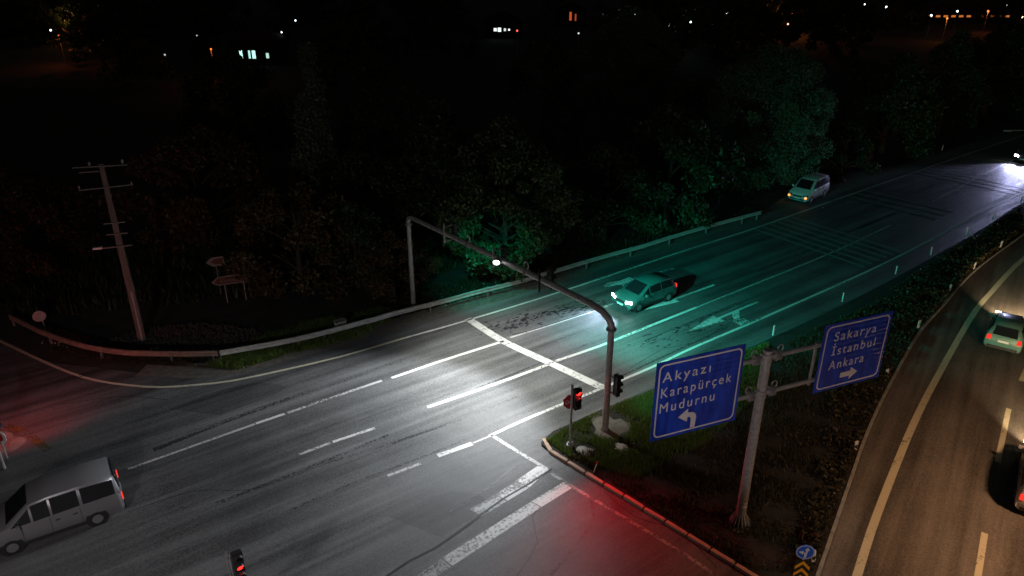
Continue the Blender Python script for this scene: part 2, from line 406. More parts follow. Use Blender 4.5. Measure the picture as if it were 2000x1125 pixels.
def quad(name, px, m, z=Z_P):
    return tag(MB().add([tuple(g(*p))[:2]+(z,) for p in px], [tuple(range(len(px)))]).build(name, M[m]), kind='structure')
quad('crossing_band', [(1074, 919), (1050, 911), (1008, 940), (1034, 953)], 'paint', Z_P+.004)
quad('crossing_band', [(1033, 954), (1008, 941), (968, 966), (992, 979)], 'paint_worn', Z_P+.004)
quad('crossing_band', [(990, 980), (966, 967), (918, 996), (941, 1010)], 'paint_faint', Z_P+.004)
quad('crossing_band', [(1119, 953), (1101, 942), (1038, 980), (1058, 991)], 'paint')
quad('crossing_band', [(1057, 992), (1037, 981), (864, 1090), (884, 1106)], 'paint_worn')
quad('crossing_band', [(882, 1108), (862, 1092), (800, 1135), (820, 1145)], 'paint_faint')
marking('tar_crack', [(1078, 916), (1030, 948), (985, 974), (935, 1010), (898, 1037), (850, 1071), (800, 1096), (755, 1127)], .09, 'crack', Z_P+.009, step=.5)
marking('tar_crack', [(1180, 600), (1120, 620), (1040, 645), (1000, 655)], .07, 'crack', Z_P+.001)
def patch_(px, m, z):
    return flat_poly('repair_patch', smooth_path([g(*p) for p in px], .8), z, m)
M['asphalt_dark'] = asphalt('asphalt_patch', .072)
patch_([(760, 1010), (880, 960), (960, 985), (860, 1050)], M['asphalt_dark'], Z_ROAD+.0015)
patch_([(330, 800), (470, 752), (560, 758), (430, 812)], M['asphalt_dark'], Z_ROAD+.0015)
for px in ([(1180, 960), (1240, 1010), (1330, 1040), (1400, 1110)], [(250, 1000), (380, 960), (500, 955), (640, 905)], [(1230, 720), (1300, 680), (1350, 672), (1430, 630)], [(120, 790), (240, 775), (330, 782)], [(1080, 960), (1040, 1010), (1050, 1060), (1010, 1125)]):
    marking('hairline_crack', px, .035, 'crack', Z_P-.004, step=.6)
# rumble strips
for (a, b, n, c) in [((1476, 449), (1688, 522), 6, (1548, 425)), ((1657, 384), (1830, 427), 3, (1690, 373)), ((1790, 338), (1990, 382), 3, (1812, 329)), ((1872, 305), (2040, 336), 3, (1892, 298))]:
    A, B, Cc = g(*a), g(*b), g(*c); off = (Cc-A)/(n-1) if n > 1 else Vector()
    for k in range(n):
        mbx = strip_mb(MB(), [A+off*k, B+off*k], .28, Z_P+.006 + (.0002*k)); tag(mbx.build('rumble_strip', M['rumble']), kind='structure')
# lane arrows, drawn along the lane they stand on
def arrow(tip, tail, kind='straight', m='paint_worn'):
    T = g(*tip); E_ = g(*tail); d = (T-E_); L = d.length; d.normalize(); q = Vector((-d.y, d.x, 0)); mb = MB()
    P = lambda a, s: tuple((T-d*a+q*s))[:2]+(Z_P+.003,)
    hl = min(3.2, L*.42)
    mb.add([P(0, 0), P(hl, .42), P(hl, -.42)], [(0, 1, 2)])
    mb.add([P(hl, .09), P(L, .09), P(L, -.09), P(hl, -.09)], [(0, 1, 2, 3)])
    if kind == 'turn':
        s0 = L*.62
        mb.add([P(s0-.2, .09), P(s0-.9, .85), P(s0-.45, .85), P(s0+.5, .09)], [(0, 3, 2, 1)])
        mb.add([P(s0-1.0, .70), P(s0-1.0, 1.35), P(s0-.2, 1.35), P(s0+.3, .85)][:3]+[P(s0-.1, .86)], [(0, 3, 2, 1)])
    tag(mb.build('lane_arrow', M[m]), kind='structure')
arrow((1178, 562), (1316, 525), 'straight', 'paint_worn'); arrow((1256, 607), (1395, 557), 'straight', 'paint'); arrow((1344, 648), (1480, 590), 'turn', 'paint_worn')
quad('lane_arrow', [(1178, 560), (1222, 556), (1216, 549), (1188, 552)], 'paint_worn', Z_P+.007)
for px, w in [([(640, 905), (760, 868), (900, 820), (1010, 775)], .16), ([(560, 1000), (700, 940), (860, 880), (1040, 800)], .13), ([(1075, 1125), (1130, 1060), (1160, 1010), (1150, 965)], .14),
              ([(930, 760), (1040, 716), (1150, 672)], .14), ([(1190, 745), (1290, 700), (1420, 640)], .13), ([(420, 985), (600, 915), (760, 850)], .18), ([(880, 1000), (960, 950), (1010, 905)], .12), ([(1260, 668), (1330, 640), (1450, 590)], .3), ([(1480, 530), (1600, 480), (1750, 415)], .35), ([(300, 880), (450, 820), (620, 760), (800, 700)], .3)]:
    marking('skid_mark', px, w, 'skid', Z_P-.003)
def tar_spots(path, n, spread):
    pts = resample(smooth_path([g(*p) for p in path], .5), .1); mb = MB()
    for _ in range(n):
        p = random.choice(pts)+Vector((random.gauss(0, spread), random.gauss(0, spread), 0)); r = random.uniform(.03, .13); k = 7
        vs = [(p.x+r*random.uniform(.5, 1.3)*(math.cos(a)*1.6*.8-math.sin(a)*.35), p.y+r*random.uniform(.5, 1.3)*(math.cos(a)*1.6*.58+math.sin(a)*.5), Z_P-.002) for a in [2*math.pi*i/k for i in range(k)]]
        mb.add(vs, [tuple(range(k))])
    tag(mb.build('tar_spots', M['crack']), kind='stuff')
tar_spots([(950, 650), (1040, 620), (1180, 592)], 260, .38)
tar_spots([(1250, 680), (1330, 655), (1420, 620)], 90, .5)
# slip road lines
marking('slip_road_line', [(1655, 1185), (1674, 1125), (1701, 1039), (1738, 940), (1782, 833), (1826, 745), (1897, 620), (1938, 569), (2000, 505), (2100, 430)], .3, 'paint_cream', Z_ROAD+.010)
for a, b in [((1970, 799), (1948, 904)), ((1923, 1042), (1909, 1130)), ((2018, 690), (1994, 745))]:
    marking('slip_road_dash', [a, b], .22, 'paint_cream', Z_ROAD+.010)
# faint yellow hatching at the left
for a, b in [((12, 832), (62, 848)), ((60, 852), (95, 880)), ((20, 848), (48, 858)), ((-30, 842), (8, 846))]:
    marking('yellow_hatch', [a, b], .35, 'paint_yellow')

# ------------------------------------------------------------------ steel guardrail
feet = [(28, 636), (60, 652), (93, 668), (171, 694), (245, 706), (290, 708), (363, 709), (434, 708), (578, 681), (709, 647), (766, 630), (824, 615), (876, 602), (926, 588), (1017, 564), (1101, 539), (1178, 516), (1250, 496), (1315, 475), (1400, 450), (1484, 428)]
def wbeam(mb, pts):
    prof = [(-.02, .155), (.05, .13), (.06, .09), (.0, .03), (.0, -.03), (.06, -.09), (.05, -.13), (-.02, -.155)]
    n = len(pts); k = len(prof); vs = []
    for i, p in enumerate(pts):
        d = pts[min(i+1, n-1)]-pts[max(i-1, 0)]; d.z = 0; d.normalize(); q = Vector((d.y, -d.x, 0))
        for a, b in prof: vs.append(p+q*(a+.1)+Vector((0, 0, .6+b)))
        for a, b in prof: vs.append(p+q*(a+.094)+Vector((0, 0, .6+b)))
    fs = []
    for i in range(n-1):
        for j in range(k-1):
            A = i*2*k+j; fs.append((A, A+1, A+2*k+1, A+2*k)); A += k; fs.append((A+1, A, A+2*k, A+2*k+1))
    return mb.add(vs, fs)
def guardrail(px, label, m, sec=4.0):
    path = smooth_path([g(*p) for p in px], .5); root = empty('guardrail', path[0], 0, label, 'guardrail', 'steel guardrails along the far verge')
    pts = resample(path, .5); b = path[0]; per = int(sec/.5)
    post = MB().box((0, 0, .36), (.06, .12, .76)).box((.0, -.07, .6), (.05, .10, .16)).mesh('post', M['galv_dull'])
    i = 0
    while i < len(pts)-1:
        seg = pts[i:i+per+1]
        if len(seg) < 2: break
        seg = [p-b for p in seg]; e = (seg[-1]-seg[-2]).normalized()
        w = wbeam(MB(), seg + ([seg[-1]+e*.12] if i+per < len(pts)-1 else [])).build('beam', m, root)
        w.location.z = random.uniform(-.015, .015)
        q = seg[0]; d = seg[1]-seg[0]; o = link('post', post, root, q); o.rotation_euler = (0, random.uniform(-.05, .05), math.atan2(d.y, d.x))
        i += per
    q = pts[-1]-b; d = pts[-1]-pts[-2]; o = link('post', post, root, q-d.normalized()*.3); o.rotation_euler.z = math.atan2(d.y, d.x)
    return root
guardrail(feet[7:], 'long pale steel guardrail running straight from the grass verge up towards the parked van', M['rail'])
guardrail(feet[:8], 'guardrail toned red by the signal glow, curving round the corner in front of the concrete utility pole', M['rail_red_lit'])

# ------------------------------------------------------------------ signal heads
def signal_head(root, loc, az, lit, parts_n=3, green=False, name='signal_head', drop=0):
    # az = direction the lenses face; housing hangs centred at loc
    e = MB(); H_ = 1.02
    # local: +x is the facing direction
    m4 = Matrix.Rotation(az, 4, 'Z')
    def T(mbx):
        mbx.v = [tuple(m4 @ Vector(v)) for v in mbx.v]; return mbx
    h = T(MB().box((0, 0, 0), (.2, .32, H_))).build(name, M['black'], root, loc, bevel=.02)
    for i in range(3):
        z = .34-i*.34; c = Vector((.101, 0, z))
        ln = T(MB().tube([(.10, 0, z), (.125, 0, z)], [.12, .10], 14)); on = (i == lit)
        mm = M['lens_off'] if not on else (M['e_green'] if i == 2 else M['e_red'])
        ln.build('lens', mm, h)
        vz = MB(); n = 9; vs = []
        for k in range(n):
            t = math.pi*k/(n-1)
            for xx, rr in ((.10, .135), (.25, .13)): vs.append((xx, rr*math.cos(t), z+rr*math.sin(t)*1.0+.0))
        vz.add(vs, [(2*k, 2*k+1, 2*k+3, 2*k+2) for k in range(n-1)]); T(vz).build('visor', M['black'], h)
    return h

# gantry
ga = Vector((-6.0, 40.67, 0)); gb = Vector((4.2, 27.8, 0)); gd = (gb-ga).normalized(); gl = (gb-ga).length
gaz = math.atan2(gd.y, gd.x)
gr = empty('signal_gantry', ga, 0, 'grey steel portal gantry of round tube carrying signal heads across the road', 'gantry')
mbg = MB().tube([(0, 0, .12), (0, 0, 3), (0, 0, 5.4)], [.15, .135, .13], 18).build('post', M['galv'], gr, smooth=True)
mbg = MB().tube([(0, 0, .1), (0, 0, 3), (0, 0, 5.3)], [.16, .145, .14], 18).build('post', M['galv'], gr, gb-ga, smooth=True)
path = [Vector((0, 0, 5.4)), Vector((0, 0, 5.62)), gd*.12+Vector((0, 0, 5.78)), gd*.4+Vector((0, 0, 5.86)), gd*5.4+Vector((0, 0, 5.95)), gd*10.8+Vector((0, 0, 6.0)), gd*(gl-1.3)+Vector((0, 0, 6.0)), gd*(gl-.6)+Vector((0, 0, 5.92)), gd*(gl-.2)+Vector((0, 0, 5.72)), gd*(gl-.02)+Vector((0, 0, 5.5)), gd*gl+Vector((0, 0, 5.3))]
MB().tube(path, [.13, .13, .13, .13, .13, .14, .15, .15, .15, .15, .15], 18).build('beam', M['galv'], gr, smooth=True)
for p in (Vector((0, 0, 5.4)), gd*gl+Vector((0, 0, 5.3))):
    MB().tube([p-Vector((0, 0, .05)), p+Vector((0, 0, .05))], .22, 20).build('flange', M['galv_dull'], gr)
for p, in ((gd*6.02+Vector((0, 0, 5.95)),), (gd*10.75+Vector((0, 0, 6.0)),)):
    MB().tube([p-gd*.06, p+gd*.06], .2, 18).build('flange', M['galv_dull'], gr)
    hk = [p+Vector((0, 0, .15))+gd*.15*math.sin(t)+Vector((0, 0, .18-.18*math.cos(t))) for t in np.linspace(.2, 4.6, 12)]
    MB().tube(hk, .035, 8).build('lifting_hook', M['galv'], gr)
for p in (Vector((0, 0, 0)), gb-ga):
    MB().tube([p, p+Vector((0, 0, .04))], .3, 20).build('base_plate', M['galv_dull'], gr)
    for k in range(8):
        a = k*math.pi/4; c, s_ = math.cos(a), math.sin(a)
        x = MB().add([p+Vector((c*.15, s_*.15, .04)), p+Vector((c*.28, s_*.28, .04)), p+Vector((c*.15, s_*.15, .3)), p+Vector((c*.15-s_*.015, s_*.15+c*.015, .04)), p+Vector((c*.28-s_*.015, s_*.28+c*.015, .04)), p+Vector((c*.15-s_*.015, s_*.15+c*.015, .3))], [(0, 1, 2), (3, 5, 4), (0, 3, 4, 1), (1, 4, 5, 2), (2, 5, 3, 0)]).build('gusset', M['galv_dull'], gr)
pn = Vector((-gd.y, gd.x, 0)); faz = math.atan2(pn.y, pn.x)   # direction facing oncoming traffic
sig_lab = ['unlit-backed black signal head at the far left end of the gantry beam', 'black signal head on the gantry beam right behind the glaring white lamp', 'black signal head on the gantry beam nearest to its bent corner']
for s_, lab in zip((4.1, 8.48, 12.0), sig_lab):
    p = ga+gd*s_+Vector((0, 0, 6.0)); root = empty('traffic_signal', p, 0, lab, 'traffic light', 'signal heads hung on the gantry')
    MB().box(-pn*.16-gd*.1, (.05, .09, 1.14), gaz).build('bracket_bar', M['black'] if s_ > 10 else M['galv'], root)
    for zz in (-.42, .42): MB().box(pn*.1+Vector((0, 0, zz)), (.06, .5, .05), gaz).build('bracket_arm', M['galv_dull'], root)
    signal_head(root, pn*.42, faz, 2)
    tgt = p+pn*14-Vector((0, 0, 7))
    light('green_signal_light', 'SPOT', p+pn*.8+Vector((0, 0, -.34)), {4.1: 1200, 8.48: 4000, 12.0: 6600}[s_], (0, 1, .78), None, p+pn*{4.1: 7, 8.48: 14, 12.0: 18}[s_]+gd*{4.1: -4, 8.48: 1.5, 12.0: 0}[s_]-Vector((0, 0, 6.6)), .12, 80, 1.0)
# signal mounted on the right gantry leg, seen from behind
p = gb+Vector((0, 0, 2.65))+gd*.28; root = empty('traffic_signal', p, 0, 'black three-lens signal strapped to the right gantry leg, seen edge on from behind', 'traffic light', 'signal heads hung on the gantry')
signal_head(root, pn*.15+gd*.12, faz-.25, 2)
for zz in (-.4, .4): MB().box(-gd*.1+Vector((0, 0, zz)), (.3, .06, .05), gaz).build('bracket_arm', M['galv_dull'], root)
light('green_signal_light', 'SPOT', p+pn*.7+Vector((0, 0, -.3)), 350, (0, 1, .8), None, p+pn*12-Vector((0, 0, 3)), .1, 95, .9)
# white flood lamp on the beam
p = ga+gd*8.77+Vector((0, 0, 6.05)); fl = empty('flood_lamp', p-pn*.25, 0, 'small round floodlight glaring white in the middle of the gantry beam', 'floodlight')
aim = Vector((-.08, -1, -.5)).normalized()
MB().tube([(0, 0, 0), aim*.18], [.12, .17], 18).build('housing', M['galv_dull'], fl)
MB().tube([aim*.182, aim*.2], [.16, .15], 18).build('lamp_lens', M['e_white'], fl)
MB().box((0, 0, -.12), (.28, .05, .05)).build('bracket', M['galv_dull'], fl)
FLP = p-pn*.2+aim*.5
light('flood_light', 'SPOT', FLP, 7200, (.90, .95, 1), None, FLP+Vector((-4.9, -6.3, -5.6)), .14, 112, .55)
light('flood_light', 'SPOT', FLP+Vector((0, 0, -.12)), 3900, (.95, .97, .90), None, FLP+Vector((1.2, .3, -6)), .14, 128, .6)
# concrete foot of the right leg
def blob_disc(name, c, r, z, h, m, lab=None, cat=None, parent=None):
    n = 22; vs = [(c.x, c.y, z+h)]; 
    for k in range(n):
        a = 2*math.pi*k/n; rr = r*(1+.18*math.sin(3*a+1)+.12*random.uniform(-1, 1)); vs.append((c.x+rr*.75*math.cos(a), c.y+rr*.75*math.sin(a), z+h*random.uniform(.6, .9)))
    for k in range(n):
        x, y, _ = vs[k+1]; vs.append((c.x+(x-c.x)*1.33, c.y+(y-c.y)*1.33, z-.02))
    fs = [(0, k+1, (k+1) % n+1) for k in range(n)]+[(k+1, k+1+n, (k+1) % n+1+n, (k+1) % n+1) for k in range(n)]
    o = MB().add(vs, fs).build(name, m, smooth=True)
    return o
tag(blob_disc('concrete_footing', g(1190, 838), .95, .11, .07, M['gravel_dirt']), 'pale rough concrete patch at the foot of the right gantry leg', 'footing')
tag(blob_disc('concrete_footing', g(1142, 886), .42, .11, .06, M['concrete']), 'broken grey concrete lump beside the small red signal post', 'footing')
tag(blob_disc('concrete_slab', g(1212, 876), .3, .11, .05, M['concrete']), 'small flat grey slab lying in the dark island grass', 'slab')

# small post with the red signal and octagonal stop sign
b = g(1113, 875); sr = empty('signal_post', b, 0, 'short grey post with a glowing red signal at the tip of the island', 'signal post')
MB().tube([(0, 0, .1), (0, 0, 3.24)], .055, 14).build('pole', M['galv'], sr, smooth=True)
MB().tube([(0, 0, .08), (0, 0, .2), (0, 0, .22), (0, 0, .34)], [.17, .16, .12, .1], 16).build('base_collar', M['galv'], sr, smooth=True)
az = R(-68)
fd = Vector((math.cos(az), math.sin(az), 0))
signal_head(sr, Vector((.24, .0, 2.55)), az, 0)
MB().box((.12, 0, 2.9), (.2, .05, .05)).build('bracket', M['galv_dull'], sr)
MB().box((.12, 0, 2.2), (.2, .05, .05)).build('bracket', M['galv_dull'], sr)
light('red_signal_light', 'SPOT', b+Vector((.24, 0, 2.86))+fd*.40, 1350, (1, .025, .04), None, b+Vector((.24, 0, 2.9))+Vector((math.cos(R(-76)), math.sin(R(-76)), 0))*6-Vector((0, 0, 1.5)), .12, 100, 1.0)

light('red_signal_light', 'POINT', b+Vector((.24, 0, 2.89))+fd*.22, 20, (1, .04, .04), None, None, .04)
def text_mesh(s, size, extr=.006, spacing=1.0, align='LEFT'):
    c = bpy.data.curves.new('t', 'FONT'); c.body = s; c.size = size; c.extrude = extr; c.space_character = spacing; c.align_x = align
    o = bpy.data.objects.new('t', c); COL.objects.link(o); dg = bpy.context.evaluated_depsgraph_get()
    me = bpy.data.meshes.new_from_object(o.evaluated_get(dg)); bpy.data.objects.remove(o); return me
def put_text(s, size, m, parent, loc, spacing=1.0, align='LEFT', bold=0, rot=None):
    me = text_mesh(s, size, .004, spacing, align); me.materials.clear(); me.materials.append(m)
    if bold:
        xs = [v.co.x for v in me.vertices]; k = bold/(max(xs)-min(xs))
        for v in me.vertices: v.co.x = (v.co.x-min(xs))*k
    o = link('lettering', me, parent, loc); o.rotation_euler = rot or (math.pi/2, 0, 0); return o
# stop sign: panel in x-z plane facing -y, turned about z
st = empty('stop_sign', b+Vector((.0, .16, 2.3)), R(12), 'red octagonal stop sign half hidden behind the small red signal post', 'stop sign')
o8 = [(.38*math.cos(R(22.5+45*k)), .38*math.sin(R(22.5+45*k))) for k in range(8)]
MB().prism(o8, 0, .02).build('panel', M['red_film'], st)
put_text('DUR', .25, M['white_film'], st, (-.27, -.006, -.09), 1.0)

# ------------------------------------------------------------------ big direction signs
pb = g(1443, 1025); ang = R(22)
sg = empty('direction_sign', pb, ang, 'tall grey tube post holding two large blue direction signs over the median', 'road sign')
MB().tube([(0, 0, .5), (0, 0, 4), (.03, 0, 7.62)], [.19, .175, .16], 20).build('post', M['galv'], sg, smooth=True)
MB().tube([(0, 0, .1), (0, 0, .15)], .42, 22).build('base_plate', M['galv_dull'], sg)
for k in range(16):
    a = 2*math.pi*k/16; c, s_ = math.cos(a), math.sin(a); t = Vector((-s_, c, 0))*.012
    A, B_, D, E_ = Vector((c*.18, s_*.18, .15)), Vector((c*.4, s_*.4, .15)), Vector((c*.38, s_*.38, .25)), Vector((c*.18, s_*.18, .62))
    vs = [A-t, B_-t, D-t, E_-t, A+t, B_+t, D+t, E_+t]
    MB().add(vs, [(3, 2, 1, 0), (4, 5, 6, 7), (0, 1, 5, 4), (1, 2, 6, 5), (2, 3, 7, 6), (3, 0, 4, 7)]).build('gusset', M['galv'], sg)
MB().add([(.1*math.cos(a)*1.95, .1*math.sin(a)*1.95, z) for z in (.95, 1.08) for a in np.linspace(-2.4, -1.2, 8)], [(k, k+1, k+9, k+8) for k in range(7)]).build('sticker', M['white_film'], sg)
MB().add([(.1*math.cos(a)*1.95, .1*math.sin(a)*1.95, z) for z in (1.14, 1.20) for a in np.linspace(-2.1, -1.3, 8)], [(k, k+1, k+9, k+8) for k in range(7)]).build('sticker', M['white_film'], sg)
for z in (7.33, 5.9):
    for s_, x1 in ((-1, -4.2), (1, 5.1)):
        MB().tube([(s_*.1, 0, z), (x1, 0, z)], .085, 14).build('arm', M['galv'], sg, smooth=True)
        MB().tube([(s_*.36, 0, z), (s_*.42, 0, z)], .19, 18).build('flange', M['galv_dull'], sg)
        MB().tube([(s_*.47, 0, z), (s_*.53, 0, z)], .19, 18).build('flange', M['galv_dull'], sg)
        hk = [(s_*.55+.12*math.sin(t)*s_, 0, z+.1+.14-.14*math.cos(t)) for t in np.linspace(.2, 4.6, 10)]
        MB().tube(hk, .02, 6).build('lifting_hook', M['galv'], sg)
    MB().tube([(0, 0, z-.15), (0, 0, z+.15)], .2, 18).build('sleeve', M['galv'], sg, smooth=True)
def rrect(x0, z0, x1, z1, r, n=5):
    out = []
    for cx, cz, a0 in ((x1-r, z1-r, 0), (x0+r, z1-r, 90), (x0+r, z0+r, 180), (x1-r, z0+r, 270)):
        for k in range(n+1):
            a = R(a0+90*k/n); out.append((cx+r*math.cos(a), cz+r*math.sin(a)))
    return out
def sign_panel(parent, x0, z0, x1, z1, y=-.16):
    p = MB().prism([(x0, z0), (x1, z0), (x1, z1), (x0, z1)], y, y-.03).build('panel', M['sign_blue'], parent)
    o_, i_ = rrect(x0+.10, z0+.10, x1-.10, z1-.10, .2), rrect(x0+.155, z0+.155, x1-.155, z1-.155, .16)
    n = len(o_); MB().add([(x, y-.034, z) for x, z in o_]+[(x, y-.034, z) for x, z in i_], [(k, k+n, (k+1) % n+n, (k+1) % n) for k in range(n)]).build('border', M['white_film'], p)
    for x in np.linspace(x0+.4, x1-.4, 3): MB().box((x, y+.04, (z0+z1)/2), (.07, .06, z1-z0-.2)).build('back_rail', M['galv_dull'], p)
    return p, y-.036
pl, yy = sign_panel(sg, -4.5, 5.2, -1.12, 8.18)
for i, (s_, x, w) in enumerate((('Akyazı', -4.25, 1.82), ('Karapürçek', -4.25, 2.72), ('Mudurnu', -4.25, 2.12))):
    put_text(s_, .52, M['white_film'], pl, (x, yy, 7.42-i*.58), 1.30, bold=w)
def arrow_poly(pts, parent, y, m=None):
    MB().prism(pts, y, y-.006).build('arrow', m or M['white_film'], parent)
arrow_poly([(-2.98, 5.38), (-2.80, 5.38), (-2.78, 5.80), (-2.84, 5.93), (-2.96, 6.0), (-3.13, 6.02), (-3.13, 6.18), (-3.50, 5.92), (-3.13, 5.66), (-3.13, 5.84), (-3.03, 5.82), (-2.98, 5.74)], pl, yy)
prr, yy = sign_panel(sg, 2.22, 5.45, 5.3, 8.2)
for i, (s_, w) in enumerate((('Sakarya', 1.92), ('İstanbul', 2.0), ('Ankara', 1.62))):
    put_text(s_, .52, M['white_film'], prr, (2.72, yy, 7.48-i*.58), 1.25, bold=w)
arrow_poly([(3.35, 5.86), (3.80, 5.86), (3.80, 5.72), (4.15, 5.97), (3.80, 6.22), (3.80, 6.07), (3.35, 6.07)], prr, yy)
MB().box((2.12, -.02, 6.6), (.07, .07, 1.7)).build('side_bar', M['galv'], sg)
tag(blob_disc('concrete_footing', g(1443, 1028), .6, .08, .05, M['gravel_dirt']), 'reddish earth and concrete pad under the big sign post', 'footing')

# ------------------------------------------------------------------ keep-side sign and chevron board bottom right
p0 = g(1573, 1078, 2.05); kr = empty('lane_sign', (p0.x, p0.y, .11), R(-8), 'round blue arrow sign above an orange and black chevron board by the slip road', 'road sign')
MB().tube([(0, .04, 0), (0, .04, 2.2)], .03, 10).build('pole', M['galv'], kr)
cs = [(.30*math.cos(R(15*k)), 1.94+.30*math.sin(R(15*k))) for k in range(24)]
disc = MB().prism(cs, -.015, .005).build('disc', M['blue_film'], kr)
ri = [(.262*math.cos(R(15*k)), 1.94+.262*math.sin(R(15*k))) for k in range(24)]; ro = [(.29*math.cos(R(15*k)), 1.94+.29*math.sin(R(15*k))) for k in range(24)]
MB().add([(x, -.018, z) for x, z in ro]+[(x, -.018, z) for x, z in ri], [(k, k+24, (k+1) % 24+24, (k+1) % 24) for k in range(24)]).build('rim_ring', M['white_film'], disc)
def ap(pts, y=-.02): MB().prism([(x, z+1.94) for x, z in pts], y, y-.003).build('arrow', M['white_film'], disc)
ap([(-.02, -.24), (.04, -.24), (.075, .08), (.125, .08), (.05, .22), (-.03, .08), (.015, .08)])
ap([(-.025, -.235), (-.03, -.06), (-.07, -.03), (-.07, -.10), (-.22, .0), (-.07, .06), (-.07, .02), (.0, -.03), (.02, -.2)], -.024)
ch = MB().prism([(-.25, .62), (.25, .62), (.25, 1.58), (-.25, 1.58)], -.015, .005).build('chevron_board', M['black_film'], kr)
for k in range(3):
    zt = 1.56-k*.3; MB().prism([(0, zt), (.235, zt-.24), (.235, zt-.38), (0, zt-.14), (-.235, zt-.38), (-.235, zt-.24)], -.018, -.021).build('chevron_stripe', M['orange_film'], ch)

# ------------------------------------------------------------------ marker posts
mk = MB().box((0, 0, .25), (.16, .05, .5)).mesh('marker_post', M['white_plastic'], bevel=.012)
for i, (px, lab) in enumerate([((1587, 1101), 'behind the round blue arrow sign'), ((1669, 882), 'along the slip road just right of the big sign post'), ((1731, 741), 'below the right-hand blue sign corner'), ((1792, 644), 'level with the top of the right-hand blue sign'), ((1854, 572), 'left of the pale green car on the slip road'), ((1901, 528), 'where the slip road bends, upper right'), ((1953, 486), 'second from the top right along the slip road'), ((2000, 441), 'highest one at the right frame edge')]):
    q = g(*px); o = link('marker_post', mk, None, (q.x, q.y, .10)); o.rotation_euler = (random.uniform(-.1, .1), random.uniform(-.12, .12), R(20)+random.uniform(-.3, .3))
    tag(o, 'short flat white marker post '+lab, 'marker post', 'white marker posts along the slip road kerb')
dk = MB().box((0, 0, .42), (.09, .06, .62)).mesh('delineator_post', M['white_plastic'], bevel=.01)
for i, (px, lab) in enumerate([((1509, 660), 'behind the top of the big sign post'), ((1644, 594), 'above the upper left corner of the right blue sign'), ((1748, 540), 'third from the big sign along the main road'), ((1817, 502), 'fourth from the big sign along the main road'), ((1886, 463), 'fifth from the big sign, upper right'), ((1939, 431), 'sixth from the big sign, upper right'), ((1993, 398), 'farthest, close to the right frame edge')]):
    q = g(*px); o = link('delineator', dk, None, (q.x, q.y, .05)); o.rotation_euler = (random.uniform(-.07, .07), random.uniform(-.07, .07), R(36))
    tag(o, 'slim delineator post '+lab, 'delineator', 'delineators on the main road side of the median')
q = g(1159, 926); o = empty('stake', (q.x, q.y, .1), 0, 'thin pale stake with a red top leaning by the island kerb', 'stake'); o.rotation_euler = (.1, .22, 0)
MB().box((0, 0, .24), (.035, .035, .5)).build('stick', M['white_plastic'], o); MB().box((0, 0, .52), (.06, .05, .08)).build('red_top', M['red_film'], o)
q = g(1839, 296); o = link('delineator', dk, None, q); tag(o, 'lone pale post beyond the far road edge at upper right', 'delineator')

# ------------------------------------------------------------------ utility pole
q = g(279, 665); up = empty('utility_pole', q, R(18), 'tall tapered concrete utility pole with several cross arms on the rubble verge', 'utility pole')
MB().box((0, 0, 0), (1, 1, 1)); mbp = MB()
vs = []
for z, w, d in ((0, .21, .28), (5, .17, .22), (10.1, .12, .15)): vs += [(-w, -d/2*1.2, z), (w, -d/2*1.2, z), (w, d/2*1.2, z), (-w, d/2*1.2, z)]
mbp.add(vs, [(i*4+j, i*4+(j+1) % 4, i*4+4+(j+1) % 4, i*4+4+j) for i in range(2) for j in range(4)]+[(8, 9, 10, 11)]).build('shaft', M['wood_conc'], up, bevel=.03)
MB().box((.03, -.19, 1.6), (.1, .06, 3.0)).build('recess_strip', M['concrete'], up)
def arm(z, x0, x1, y=-.15, t=.06, tilt=0, m='trim_steel'):
    T = Matrix.Rotation(tilt, 4, 'Y'); return MB().box(((x0+x1)/2, y, z), (x1-x0, t, t), 0, T).build('cross_arm', M[m], up)
arm(8.9, -1.25, 1.25, tilt=-.03); arm(10.0, -1.3, 1.2, tilt=.02); arm(9.8, -1.0, -.1, y=-.3); arm(7.0, -.5, .5, t=.06); arm(6.4, -.5, .5, t=.06); arm(5.7, -.9, .6, t=.07)
for x in (-.5, 1.0): MB().tube([(x, -.15, 10.05), (x, -.15, 10.12), (x, -.15, 10.22), (x, -.15, 10.27)], [.02, .06, .07, .03], 8).build('insulator', M['concrete'], up)
for x, z in ((-1.2, 8.95), (1.2, 8.95)): MB().tube([(x, -.15, z), (x, -.15, z+.15)], [.05, .03], 8).build('insulator', M['concrete'], up)
MB().box((-1.05, -.15, 5.72), (.45, .16, .1)).build('lamp_head', M['white_plastic'], up)

# ------------------------------------------------------------------ small signs behind the rail
q = g(445, 592); br = empty('arrow_sign', q, R(22), 'brown left-pointing arrow sign on two thin posts in the dark field', 'road sign', )
MB().tube([(-.0, .05, 0), (-.0, .05, 1.5)], .035, 8).build('leg', M['galv'], br); MB().tube([(1.1, .05, 0), (1.1, .05, 1.9)], .035, 8).build('leg', M['galv'], br)
pan = MB().prism([(-.75, 1.48), (-.35, 1.24), (1.35, 1.24), (1.35, 1.86), (-.35, 1.80)], 0, -.03).build('panel', M['dull_film'], br)
MB().prism([(-.56, 1.49), (-.31, 1.32), (1.27, 1.32), (1.27, 1.78), (-.31, 1.73)], -.033, -.037).build('face', M['brown_film'], pan)
put_text('Keremali', .34, M['dull_film'], pan, (-.22, -.04, 1.41), 1.0)
q = g(432, 575); wr = empty('arrow_sign', q, R(22), 'pale left-pointing arrow board just above and behind the brown arrow sign', 'road sign')
MB().tube([(0, .05, 0), (0, .05, 2.3)], .03, 8).build('leg', M['galv_dull'], wr)
wp = MB().prism([(-.55, 2.25), (-.2, 1.95), (.5, 1.95), (.5, 2.55), (-.2, 2.55)], 0, -.03).build('panel', M['dull_film'], wr)
